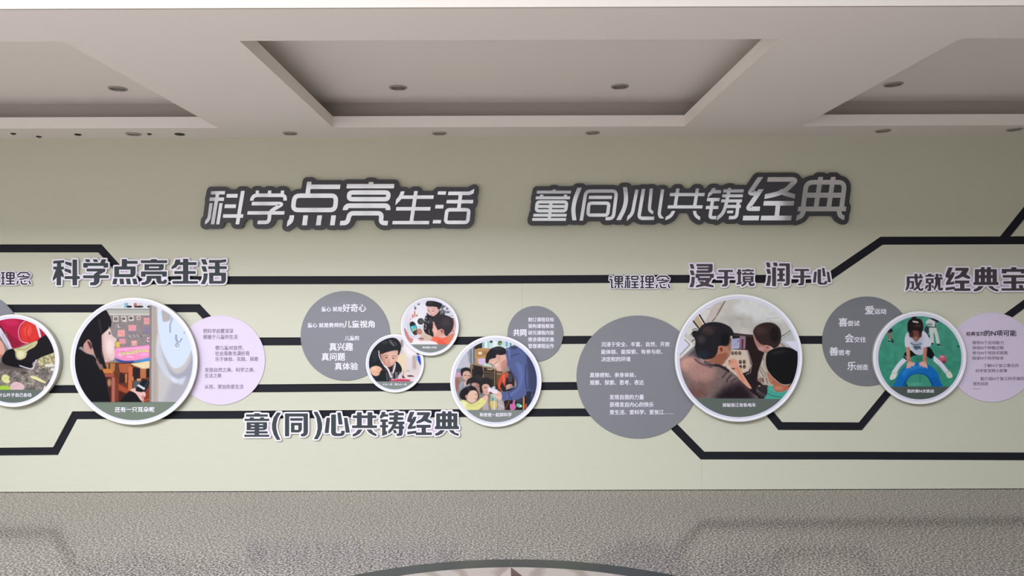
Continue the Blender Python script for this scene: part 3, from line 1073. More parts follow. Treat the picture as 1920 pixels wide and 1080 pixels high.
text_disc('dark grey disc with five big-and-small word pairs, left of the tyre photo', 1626, 640, 84, M['disc_slate'], [
    ('爱', 1622, 573.7, 1638.5, 589.6), ('运动', 1639.6, 578.7, 1661.5, 589), ('喜', 1572.4, 596.2, 1588.8, 612.1), ('尝试', 1589.7, 601.1, 1611.6, 611.5),
    ('会', 1584.2, 625.8, 1600.6, 642.1), ('交往', 1601.5, 631.3, 1623.4, 641.8), ('善', 1555.3, 650.8, 1571.8, 666.6), ('思考', 1572.4, 656, 1594.3, 666.3),
    ('乐', 1588.8, 678.2, 1605, 694.2), ('创造', 1605.7, 683.2, 1627.3, 693.6)], M['print_white'])
text_disc('lilac disc with dark lettering at the right edge, right of the tyre photo', 1860, 670, 84, M['disc_lilac'], [
    ('经典宝贝', 1811.7, 621.7, 1845.3, 629.8, 0.03, M['print_dark']), ('的N项可能', 1846, 619, 1905.5, 630.2, 0.03, M['print_dark']), ('拥有N个运动能力', 1823.3, 639, 1881.7, 645.8),
    ('体验N个种植过程', 1823.3, 648.7, 1881.7, 655.3), ('参与N个项目式探索', 1823.3, 658.3, 1889.2, 665), ('阅读N个科学绘本', 1823.3, 668, 1881.7, 674.8),
    ('了解N个张江著名的', 1844.2, 682, 1909.7, 688.7), ('科学家发明小故事', 1829.2, 691.7, 1888.3, 698.4), ('能介绍N个张江科学城的', 1838.3, 706.4, 1920, 713.4),
    ('领先科技', 1824.2, 716.1, 1853, 723.1), ('............', 1824.2, 728.4, 1838.3, 729.6)], M['print_grey'])
text_disc('blank grey disc edge at the far left, behind the photo of fallen leaves', -45, 633.5, 84, M['disc_grey'], [], M['print_white'])


# ------------------------------------------------------------------ printed round photographs
def value_noise(ny, nx, cell, rng):
    gy, gx = int(ny / cell) + 3, int(nx / cell) + 3
    g = rng.random((gy, gx))
    y, x = np.arange(ny) / cell, np.arange(nx) / cell
    y0, x0 = y.astype(int), x.astype(int)
    fy, fx = (y - y0)[:, None], (x - x0)[None, :]
    fy, fx = fy * fy * (3 - 2 * fy), fx * fx * (3 - 2 * fx)
    a, b = g[y0][:, x0], g[y0][:, x0 + 1]
    c, d = g[y0 + 1][:, x0], g[y0 + 1][:, x0 + 1]
    return (a * (1 - fx) + b * fx) * (1 - fy) + (c * (1 - fx) + d * fx) * fy


def spline(pts, closed=True, k=6):
    n = len(pts)
    P = [np.array(p, float) for p in pts]
    out = []
    rng_ = range(n) if closed else range(n - 1)
    for i in rng_:
        g = (lambda j: P[j % n]) if closed else (lambda j: P[min(max(j, 0), n - 1)])
        p0, p1, p2, p3 = g(i - 1), g(i), g(i + 1), g(i + 2)
        for s in range(k):
            t = s / k
            q = 0.5 * (2 * p1 + (p2 - p0) * t + (2 * p0 - 5 * p1 + 4 * p2 - p3) * t * t + (3 * p1 - p0 - 3 * p2 + p3) * t ** 3)
            out.append((q[0], q[1]))
    if not closed:
        out.append(tuple(P[-1]))
    return out


def paint(spec, cx, cy, r, ox, oy, s, seed=1, sub=2, step=0.6):
    """draw the printed picture as flat shapes on a colour grid; returns sRGB array (n, n, 3) over the print's square"""
    n = int(2 * (r + 1.5) / step) + 1
    N = n * sub
    px0, py0 = cx - (r + 1.5), cy - (r + 1.5)
    st = step / sub
    xs = (px0 + (np.arange(N) + 0.5) * st - step / 2 - ox) * s
    ys = (py0 + (np.arange(N) + 0.5) * st - step / 2 - oy) * s
    cs = st * s
    img = np.zeros((N, N, 3))
    rng = np.random.default_rng(seed)
    hexc = lambda h: np.array([int(h[i:i + 2], 16) / 255 for i in (0, 2, 4)])

    def blend(pts, color, soft, alpha=1.0):
        m_ = soft * 2 + 2 * cs
        ax, ay = [p[0] for p in pts], [p[1] for p in pts]
        i0, i1 = np.searchsorted(xs, min(ax) - m_), np.searchsorted(xs, max(ax) + m_)
        j0, j1 = np.searchsorted(ys, min(ay) - m_), np.searchsorted(ys, max(ay) + m_)
        if i1 <= i0 or j1 <= j0:
            return
        X, Y = np.meshgrid(xs[i0:i1], ys[j0:j1])
        k = pip(pts, X, Y).astype(float)
        if soft > 0:
            rad = max(1, int(soft / cs / 2))
            for _ in range(2):
                for a in (0, 1):
                    pad = [(0, 0), (0, 0)]
                    pad[a] = (rad + 1, rad)
                    c = np.cumsum(np.pad(k, pad, mode='edge'), axis=a)
                    L_ = k.shape[a]
                    k = (np.take(c, range(2 * rad + 1, 2 * rad + 1 + L_), a) - np.take(c, range(0, L_), a)) / (2 * rad + 1)
        k = (k * alpha)[..., None]
        img[j0:j1, i0:i1] = img[j0:j1, i0:i1] * (1 - k) + color * k

    for line in spec.strip().split('\n'):
        for tok in line.split(';'):
            tok = tok.split()
            if not tok or tok[0].startswith('#'):
                continue
            k = tok[0]
            h = tok[1]
            pts = [tuple(float(a) for a in t.split(',')) for t in tok[2:] if ',' in t]
            nums = [float(t) for t in tok[2:] if ',' not in t] if k != 'BG' else []
            if k == 'BG':      # vertical gradient over everything: colour, colour2 in tok[2]
                c1, c2 = hexc(h), hexc(tok[2])
                t = np.linspace(0, 1, N)[:, None, None]
                img[:] = c1 * (1 - t) + c2 * t
            elif k == 'N':     # grain: amplitude, cell (in spec units), over bbox
                amp, cell = nums[0] if nums else 0.1, nums[1] if len(nums) > 1 else 20
                nz = value_noise(N, N, max(1.5, cell / cs), rng) - 0.5
                (xa, ya), (xb, yb) = pts
                wx = np.clip(np.minimum(xs - xa, xb - xs) / 30 + 0.5, 0, 1)
                wy = np.clip(np.minimum(ys - ya, yb - ys) / 30 + 0.5, 0, 1)
                img += (nz * amp * wy[:, None] * wx[None, :])[..., None] * (hexc(h) * 2)
            elif k in ('P', 'S', 'R'):
                soft = nums[0] if nums else 0
                al = nums[1] if len(nums) > 1 else 1.0
                if k == 'S':
                    pts = spline(pts)
                if k == 'R':
                    (a, b), (c, d) = pts
                    pts = [(a, b), (c, b), (c, d), (a, d)]
                blend(pts, hexc(h), soft, al)
            elif k == 'E':     # centre, radii, [soft, rot, alpha]
                (a, b), (ra, rb) = pts
                soft = nums[0] if nums else 0
                rot = math.radians(nums[1]) if len(nums) > 1 else 0
                al = nums[2] if len(nums) > 2 else 1.0
                q = []
                for i in range(28):
                    t = 2 * math.pi * i / 28
                    u, v = ra * math.cos(t), rb * math.sin(t)
                    q.append((a + u * math.cos(rot) - v * math.sin(rot), b + u * math.sin(rot) + v * math.cos(rot)))
                blend(q, hexc(h), soft, al)
            elif k in ('L', 'K'):   # line: width, [soft, alpha]; K = curved
                w = nums[0]
                soft = nums[1] if len(nums) > 1 else 0
                al = nums[2] if len(nums) > 2 else 1.0
                if k == 'K' and len(pts) > 2:
                    pts = spline(pts, False, 4)
                for it in stroke(pts, w):
                    blend([tuple(p) for p in it[1]], hexc(h), soft, al)
    img = np.clip(img, 0, 1)
    img = img.reshape(n, sub, n, sub, 3).mean((1, 3))
    return img, n, px0, py0, step


M_PRINT = bpy.data.materials.new('photo_print')
M_PRINT.use_nodes = True
_b = M_PRINT.node_tree.nodes['Principled BSDF']
_a = M_PRINT.node_tree.nodes.new('ShaderNodeVertexColor')
_a.layer_name = 'ink'
M_PRINT.node_tree.links.new(_a.outputs['Color'], _b.inputs['Base Color'])
_b.inputs['Roughness'].default_value = 0.45
_b.inputs['Specular IOR Level'].default_value = 0.12
PRINT_GAIN = 0.9


def print_mesh(name, img, n, px0, py0, step, cx, cy, r, y_plane, parent, keep=None):
    lin_ = np.where(img <= 0.04045, img / 12.92, ((img + 0.055) / 1.055) ** 2.4) ** 1.06 * PRINT_GAIN
    gx, gy = np.meshgrid(px0 + np.arange(n) * step, py0 + np.arange(n) * step)
    inside = (gx - cx) ** 2 + (gy - cy) ** 2 <= (r + 0.9) ** 2
    quad = inside[:-1, :-1] & inside[1:, :-1] & inside[:-1, 1:] & inside[1:, 1:]
    used = np.zeros((n, n), bool)
    used[:-1, :-1] |= quad; used[1:, :-1] |= quad; used[:-1, 1:] |= quad; used[1:, 1:] |= quad
    ids = -np.ones((n, n), int)
    ids[used] = np.arange(used.sum())
    u, v = (gx[used] - 950) / FOC, (542 - gy[used]) / FOC
    V = np.stack([(u + ROLL * v) * y_plane, np.full(u.shape, y_plane), EYE + (v - ROLL * u) * y_plane], 1)
    j, i = np.nonzero(quad)
    F = np.stack([ids[j, i], ids[j + 1, i], ids[j + 1, i + 1], ids[j, i + 1]], 1)
    me = bpy.data.meshes.new(name)
    me.vertices.add(len(V)); me.vertices.foreach_set('co', V.ravel())
    me.loops.add(F.size); me.loops.foreach_set('vertex_index', F.ravel())
    me.polygons.add(len(F)); me.polygons.foreach_set('loop_start', np.arange(len(F)) * 4)
    me.update(calc_edges=True)
    ca = me.color_attributes.new('ink', 'FLOAT_COLOR', 'POINT')
    col = np.ones((len(V), 4)); col[:, :3] = lin_[used]
    ca.data.foreach_set('color', col.ravel())
    me.materials.append(M_PRINT)
    o = bpy.data.objects.new(name, me)
    COL.objects.link(o)
    return child_of(o, parent)


def photo_disc(label, cx, cy, r, rp, pic, caption, depth, back=0.012, seed=1, pad=(0, 0.2), name='round_photo_sign'):
    """deep round light-box: body, white rim, lilac step, printed picture, caption"""
    yf = WALL - depth
    x, z = W(cx, cy, yf)
    t = thing(name, label, 'photo sign', (x, WALL, z - r / FOC * WALL))
    R, RP = r / FOC * yf, rp / FOC * yf
    yb = WALL - back
    disc_mesh('side_body', x, z, [(0.0001, yb), (R * 0.985, yb), (R * 0.99, yb - 0.002), (R * 0.99, yf + 0.006), (R * 0.9, yf + 0.006), (0.0001, yf + 0.006)], M['side_grey'], t)
    disc_mesh('mounting_pad', x + pad[0] / FOC * WALL, z, [(0.0001, WALL - 0.0002), (R * pad[1], WALL - 0.0002), (R * pad[1], yb), (0.0001, yb)], M['side_grey'], t, seg=24)
    rw = R - (R - RP) * 0.52
    disc_mesh('white_rim', x, z, [(R, yf + 0.0065), (R, yf - 0.001), (R - 0.0025, yf - 0.004), (rw + 0.002, yf - 0.004), (rw, yf - 0.0025), (rw, yf + 0.001), (rw, yf + 0.0065), (R, yf + 0.0065)], M['white'], t)
    disc_mesh('lilac_step', x, z, [(rw + 0.0005, yf + 0.003), (rw + 0.0005, yf - 0.0005), (RP, yf - 0.0008), (RP, yf + 0.003), (rw + 0.0005, yf + 0.003)], M['lilac_edge'], t)
    spec, ox, oy, s = pic
    img, n, px0, py0, step = paint(spec, cx, cy, rp, ox, oy, s, seed)
    print_mesh('photo_print', img, n, px0, py0, step, cx, cy, rp, yf, t)
    for c in caption:
        text_line('caption', c[0], c[1], c[2], c[3], c[4], yf, M['print_white'], t, 0.02)
    return t

PIC_GIRL = '''BG 8f8685 8f8685
R d9dddd 400,40 1240,192; R 8fbcc8 825,100 885,178; E e4e0e0 930,120 50,30 8; E b4786c 990,135 24,32 8; E e0c8c4 1050,125 40,22 8
E 221f22 900,160 42,15 5; E 221f22 1055,160 58,14 5; E 3a2420 1000,162 30,12 5; E 221f22 1198,160 30,14 5
R 96928c 400,190 1240,208; R b9b6ae 400,208 1240,262; R cfccc0 400,262 1240,292 6
R 928886 500,292 1220,800 6; N 8f8685 0.05 14 500,292 1220,760
R d9cfc2 655,300 737,385 5; R 837877 670,318 722,368 6; P d9cfc2 770,305 850,300 862,385 800,388 4; E 7c6f6e 812,338 25,18 6; E 2c2626 825,350 10,9 4
P d9cfc2 880,305 962,292 968,370 892,376 4; E 74706f 922,332 28,20 5; E 2a2626 930,335 14,10 4; E d8b8ae 1038,328 36,34 4; E b8aaa4 1035,328 24,22 5; E 4a3434 1045,332 8,10 3
E c8c4c4 735,455 40,22 14; E 6a6268 715,458 12,10 5; E 6a6268 760,448 16,12 6
R 8b7f9a 1110,460 1220,560 24 0.9; R 867a98 870,520 1010,560 20 0.7; R 867a98 740,600 850,640 20 0.7; L 6e6494 5 3 1090,555 1210,550
R e7a4a4 1118,328 1210,424 7; R d38f92 1135,350 1190,400 14 0.6; R e4a0a2 888,435 1000,525 8; L cf8f96 8 8 900,450 985,515; R e8a6a0 724,510 832,610 7; L d09090 8 8 740,540 815,580
R e09aa0 752,640 842,715 8; R dba0a0 928,668 1018,748 8; L f0c4be 9 6 930,690 1010,690; L f0c4be 9 6 990,670 965,745; R e8b4c8 1165,620 1218,690 7; E 8a5068 1190,655 14,12 6
L cfc8cc 12 6 0.8 895,590 930,625; L cfc8cc 12 6 0.8 960,585 985,620; L cfc8cc 10 6 0.7 1010,580 1045,615; E 3a3440 1075,603 8,9 4; L cfc8cc 8 6 0.6 1100,590 1150,600
R e4bc50 698,690 756,770 10; E 6b6468 730,665 12,12 5
S ee93bd 690,790 790,772 950,762 1100,745 1205,738 1225,830 1215,925 1050,952 880,975 740,945 680,900; S f6b6d4 700,810 850,785 1000,772 1195,760 1190,790 1000,795 800,820 8 0.8
S d9c29a 745,855 900,832 1050,800 1190,812 1190,838 1100,842 950,872 850,885 770,880 8; N e0d0a0 0.12 10 740,800 1190,885; E f6c070 1165,828 20,10 6
L fbd0e4 14 10 720,880 790,905; L fbd0e4 14 8 860,912 960,915; E f4a8cc 1120,880 70,25 20
S 3f90d2 690,950 850,982 1000,975 1215,922 1215,972 1050,990 900,1010 760,985 4; S 2c4a98 700,945 820,975 960,972 950,1000 850,1005 740,985 10; L 5aa6dc 8 5 1060,965 1205,940
R 6b3a28 400,1000 1215,1600 10
R b0784a 540,1010 700,1130 12; L 5a3426 22 8 600,1010 600,1160; L 5a3426 20 8 700,1010 690,1130
P b06040 740,1020 925,1015 930,1150 760,1150 8; P c87048 890,1060 950,1060 940,1420 880,1420 6; P 3c2220 760,1140 850,1185 840,1310 745,1310 10; P c08048 835,1170 868,1165 862,1300 838,1305 5
P a85232 720,1310 880,1395 890,1470 720,1400 8; P 4c241c 700,1400 860,1480 780,1600 680,1600 14; P c88040 480,1085 640,1095 665,1165 520,1160 10; R a85848 520,1172 672,1212 8; R b06a58 632,1220 684,1590 7; P 4a241c 540,1220 632,1220 630,1590 560,1590 14
P 7c3c2c 690,1250 740,1230 740,1580 690,1580 10; E b08060 600,1300 30,60 18; P 2e2022 955,1070 1065,1080 1060,1270 955,1250 10; P b87048 1062,1075 1155,1075 1150,1235 1065,1235 8; P 281c20 1155,1080 1215,1080 1215,1220 1155,1220 10
P d09868 1010,1240 1070,1235 1075,1275 1015,1280 6; P 5c5c60 960,1280 1110,1270 1050,1400 960,1390 12; R c89870 945,1210 962,1270 4; P 8a4028 1140,1400 1215,1380 1215,1600 1140,1600 10
S e8d4a8 925,1018 1050,1000 1215,978 1215,1072 1120,1092 1020,1060 5; L b89878 8 4 960,1045 1100,1095 1215,1075
P 1d2027 1108,1238 1212,1285 1135,1445 1012,1368 6; L 4a505c 12 6 1180,1290 1110,1400; P 15181c 1005,1368 1130,1438 1105,1475 995,1432 5; P d2d6da 1012,1345 1040,1322 1140,1382 1122,1412 4
S e4b8b0 912,1415 945,1390 990,1384 1002,1425 1070,1440 1130,1438 1146,1490 1120,1530 1115,1590 1050,1590 960,1450 5; E c88880 1105,1520 20,30 14
L c8624a 12 3 1075,1578 1200,1550; E 17191e 1065,1410 30,20 4
S 171519 770,1620 850,1470 920,1435 990,1460 1050,1540 1085,1620 4
R 8d847f 1203,138 1246,1620 5; P c6c2be 1240,130 1950,130 1950,1620 1232,1620; R b3a89e 1240,130 1330,1620 30; P b2afb4 1550,1250 1950,1100 1950,1620 1400,1620 70
P e2e8ea 1310,160 1420,190 1420,480 1340,560 30 0.7
S a9a9b2 1330,700 1410,900 1480,1050 1600,1165 1720,1120 1800,1000 1860,850 1900,1100 1760,1260 1600,1300 1440,1200 1320,1000 26
S e8ecf2 1330,560 1400,900 1520,1180 1620,1270 1540,1280 1400,1150 1300,900 26 0.55
S d4dfef 1335,180 1450,160 1600,230 1750,380 1860,560 1870,700 1810,860 1730,1010 1640,1075 1550,1070 1450,930 1380,760 1335,480 10
P d9dde2 1260,130 1700,250 1500,150 1300,120 20; S b6b1b0 1388,210 1450,220 1525,275 1510,360 1440,385 1400,370 10; P c8ccd6 1520,270 1560,300 1545,340 1520,345 8
L a2abbc 22 7 1545,330 1512,430 1512,550; K a0a8ba 30 6 1602,580 1605,650 1628,700; L a0a8ba 22 6 1690,630 1650,700; E 98a2b4 1618,738 30,34 6; E d8e0ec 1620,740 15,16 5; L e6ecf6 10 6 1545,790 1640,770; E b4bcca 1725,550 15,22 8
P dfe6f0 1500,1190 1640,1250 1760,1200 1700,1330 1560,1300 30 0.7
S 16151a -20,840 130,790 250,860 360,900 430,990 500,1120 545,1230 575,1400 590,1640 300,1700 -20,1200 4
P 8a6c62 400,900 500,920 540,1000 520,1060 465,1115 400,990 10; S e3c8c0 470,600 560,520 600,486 622,520 628,560 655,605 702,640 706,668 684,700 688,740 672,775 690,815 678,860 684,905 655,962 580,990 530,980 480,860 4
S c9a39a 470,600 520,560 520,760 560,900 640,965 570,990 500,960 470,800 34 0.7; E f0dcd6 610,760 50,110 34 0 0.8
S 19161d 540,212 585,265 620,340 632,400 618,470 590,455 585,490 530,545 482,600 478,740 492,880 545,1080 500,1040 430,930 370,850 240,790 170,760 100,830 60,760 180,560 320,380 430,270 4
L 3c3843 22 14 0.8 445,350 480,560; S c69a8e 212,735 240,690 285,650 330,700 350,760 372,860 320,872 260,850 220,800 5; S 5c3a38 270,680 310,690 345,760 320,800 290,740 10; K 19161d 26 4 330,620 360,760 420,930 480,1020
K 1b171c 46 6 410,640 440,800 480,930 540,1090; L 1a171d 10 3 478,600 488,820 530,1000; E 241c20 604,552 9,18 4 -20; K 241c20 8 3 585,570 605,575 618,568; L b0706c 9 4 690,812 676,822; L a07c76 6 4 560,990 640,968
L 8a6c64 8 5 0.8 430,930 450,1060; R 7c8878 -50,1596 1980,1990 3; R 727e70 -50,1590 1980,1600 2'''

PIC_TRAM = '''BG d3cec4 cdc8c0
E e2e2de 1300,250 430,230 90; E c4bfb6 900,420 300,110 80; P e2ded8 -20,300 600,60 480,430 200,640 30; P d0c4bc 620,130 745,110 555,430 450,430 10; K 7c6e66 16 6 757,112 640,320 560,425; K b09890 10 6 720,150 640,300 600,400; L a8a098 5 3 460,240 540,230
L b0a09a 5 3 915,380 1130,386; L a8a49c 5 3 1370,385 1570,362; N c8c4b8 0.03 60 200,80 1800,620; E b8b4aa 1350,520 260,110 60 0 0.6
P cbb594 290,400 345,325 455,470 380,520 4; P f0e8d4 345,325 370,320 460,460 430,480 4; L 1d191a 20 3 272,405 375,540; L 1d191a 20 3 366,315 465,480
P e4e4f2 -20,640 120,640 235,768 60,950 -20,950 6; L e9e6e2 34 4 125,650 262,778 80,960; L 8e8a86 12 3 150,690 225,770 70,935; P 5d5657 110,965 300,790 380,1000 160,985 8; P 8c8886 120,960 290,800 300,830 170,960 6
P c8ccc8 1600,700 1760,590 1810,715 1700,720 8; L 8a8c8c 16 4 1575,668 1750,548; L a8aaa8 12 4 1590,700 1760,585; L 3a3a3c 6 3 1600,640 1640,620; P e6e6f2 1590,720 1960,715 1960,1000 1780,860 8; P c4c8c8 1560,700 1620,700 1780,830 1700,830 10
P 2b2226 870,600 1210,625 1290,860 1400,880 1400,1600 1090,1600 1010,1250 830,1000 4; P 473a3e 880,590 1190,632 1190,660 880,640 8; P 302020 1070,650 1240,660 1290,900 1250,1300 1150,1000 20
P b3b4ce 842,682 976,672 972,832 848,838 3; L 7a7890 4 2 870,700 930,698; L 7a7890 4 2 900,745 950,742; L 7a7890 4 2 880,775 950,770; E 503050 950,715 9,9 2; P 957f8c 975,638 1066,645 1060,835 978,832 4; P 76243a 1003,688 1032,690 1026,828 1003,826 4
P dac6b2 820,838 1088,850 1120,960 1150,1090 1110,1170 1040,1195 860,1185 690,1080 790,1000 5; L b9aca6 9 3 1095,850 1160,1060 1135,1190 1070,1222; L 7c6c68 5 2 1080,850 1135,1060 1110,1165 1050,1185
E 473630 872,897 22,27 4; E b09c88 876,895 10,14 4; E 473630 923,897 22,27 4; E b09c88 927,895 10,14 4; E 473630 978,897 22,27 4; E b09c88 982,895 10,14 4
E 3a2c28 985,1030 22,29 4; E a08c78 988,1025 10,13 4; E 3a2c28 1043,1028 22,29 4; E a08c78 1046,1024 10,13 4; E 3a2c28 987,1105 22,29 4; E 8a7462 990,1108 10,13 4; E 3a2c28 1045,1100 22,29 4; E 8a7462 1048,1102 10,13 4; E 4c3a30 758,1118 20,27 4; E c0a890 762,1116 10,15 4
S b98a72 640,880 700,760 800,690 835,650 852,720 842,800 850,860 825,940 745,1030 700,1085 620,1080 500,1040 420,1000 520,940 4; S 9b5f48 560,960 700,900 800,900 770,1000 690,1080 500,1040 20 0.8; S a87058 790,760 835,680 848,780 830,860 800,840 12 0.7
S 82706c 60,1020 120,965 230,955 330,965 450,1030 600,1075 720,1100 830,1160 930,1240 1000,1300 1050,1370 1150,1480 1200,1600 300,1680 60,1200 4
E d3a396 210,1060 150,120 80; E b88e84 400,1180 220,160 110; P 2c2026 760,1400 1000,1320 1160,1480 1200,1640 560,1640 640,1500 110; E 8a655d 420,1400 200,80 90 0 0.6; E 7d5c54 300,1500 200,70 60; N 8a706c 0.05 18 60,960 1000,1600; N 806060 0.04 45 60,1200 900,1600
K 352f35 40 8 440,1030 560,1070 680,1090 820,1170; K a08e90 12 6 330,970 460,1040 600,1060; K 5f4c52 20 12 300,980 380,1050 560,1110; K 4a3a40 18 8 790,1180 745,1230 710,1270; K 4a3a40 18 8 860,1220 790,1290 780,1340; K 4a3a40 14 8 930,1270 860,1320 850,1370; K 4a3a40 14 8 1010,1300 950,1340 920,1380
S 29252a 310,700 260,620 290,560 350,560 400,490 480,445 600,430 720,450 830,505 880,580 880,640 840,640 805,700 800,770 720,790 660,800 645,870 600,950 520,985 420,985 340,930 305,820 5
K 29252a 9 3 350,590 280,570 240,630; K 29252a 9 3 360,560 310,530 260,555; K 29252a 7 3 380,620 300,640 260,640; K 29252a 10 3 310,700 280,700 255,730; E 55443f 500,560 90,60 50 20 0.7; K 6a5a52 6 4 0.6 420,560 520,500 640,520; K 6a5a52 6 4 0.6 400,600 500,540 600,560; E 151a20 760,690 70,100 30; E 5c5252 400,690 60,60 40 0 0.6; E 29323c 420,920 90,60 40
S c48068 655,800 690,785 735,800 740,870 710,905 670,880 655,840 5; S 7c3c30 680,820 710,815 715,870 690,865 8; L 6a3028 5 3 820,640 850,720
S e2a68c 800,1030 850,985 910,985 950,1040 960,1090 1000,1130 1020,1200 1080,1300 1155,1420 1110,1420 1010,1330 950,1260 920,1190 870,1150 820,1080 5; L b87058 8 5 930,1110 975,1210 1040,1330; E a05848 825,1015 18,12 5; K a86850 6 4 800,1060 850,1040 880,1010; E 6a4038 880,1130 30,10 8
S b5867a 1180,590 1250,640 1330,730 1400,780 1420,860 1350,885 1270,850 1225,790 1185,680 5; E d0a09a 1300,830 50,30 16; S b0928a 1440,850 1540,770 1600,740 1660,800 1580,860 1420,920 1380,890 12
S 3b2d2a 1178,565 1240,480 1370,437 1490,452 1570,520 1597,610 1590,720 1550,790 1490,825 1430,790 1340,775 1290,760 1230,700 1200,640 5; E 55403a 1290,560 90,60 50 0 0.7; E 251c1c 1500,620 70,120 40; S cc8f80 1340,790 1380,775 1430,795 1440,830 1400,860 1370,850 4; E 8a5048 1390,815 18,10 6
L d8c8c0 16 8 1570,770 1640,830; P bcb0a0 1345,880 1400,900 1400,1290 1480,1390 1330,1380 1240,1290 1250,1180 1290,1060 6; K 5a544c 7 3 1345,900 1320,960 1340,1010; K 7a7064 7 3 1290,1100 1350,1180 1380,1240; K 7a7064 7 3 1270,1140 1330,1240 1360,1290; K e6dccc 10 4 1330,1000 1310,1080 1370,1180; K e6dccc 10 4 1270,1180 1310,1250 1370,1300
E 9c7c70 1300,1300 60,34 14; K 6a5850 10 6 1320,1260 1330,1350; K 6a5850 10 6 1370,1270 1390,1350; K e0d0c0 14 6 1345,1260 1365,1350; P 3a3236 1210,1400 1300,1370 1400,1380 1400,1560 1330,1540 1220,1480 8; K 8a8084 8 4 1230,1440 1300,1500 1380,1540; K a09898 5 3 1230,1460 1290,1530 1370,1560; E c8a088 1270,1390 20,10 5
S b8745a 1390,1180 1430,1220 1520,1310 1620,1370 1720,1370 1780,1310 1750,1400 1690,1450 1600,1480 1520,1480 1460,1440 1480,1380 1420,1320 4; E d09074 1560,1420 70,30 24; S c68264 1400,1240 1435,1225 1460,1280 1465,1330 1430,1330 4
S 1a191b 1370,960 1400,880 1480,835 1600,805 1720,815 1800,850 1870,910 1890,1050 1850,1230 1790,1320 1700,1365 1600,1355 1500,1280 1420,1190 1375,1090 5; E 33312f 1560,880 120,30 30 -8 0.8; L 2c1c18 10 6 1760,1340 1700,1400
S 53ae9c 1392,1400 1440,1390 1485,1395 1480,1440 1530,1475 1600,1482 1720,1450 1700,1520 1620,1600 1350,1600 1390,1500 4; K 2c6a60 9 5 1400,1505 1480,1540 1620,1560; K 86d0c0 8 5 1420,1420 1470,1440 1500,1480
R 6a746c -50,1578 2000,1990 2; P 53ae9c 1372,1560 1640,1560 1600,1586 1368,1586 2; R 6a746c -50,1587 2000,1990 2'''

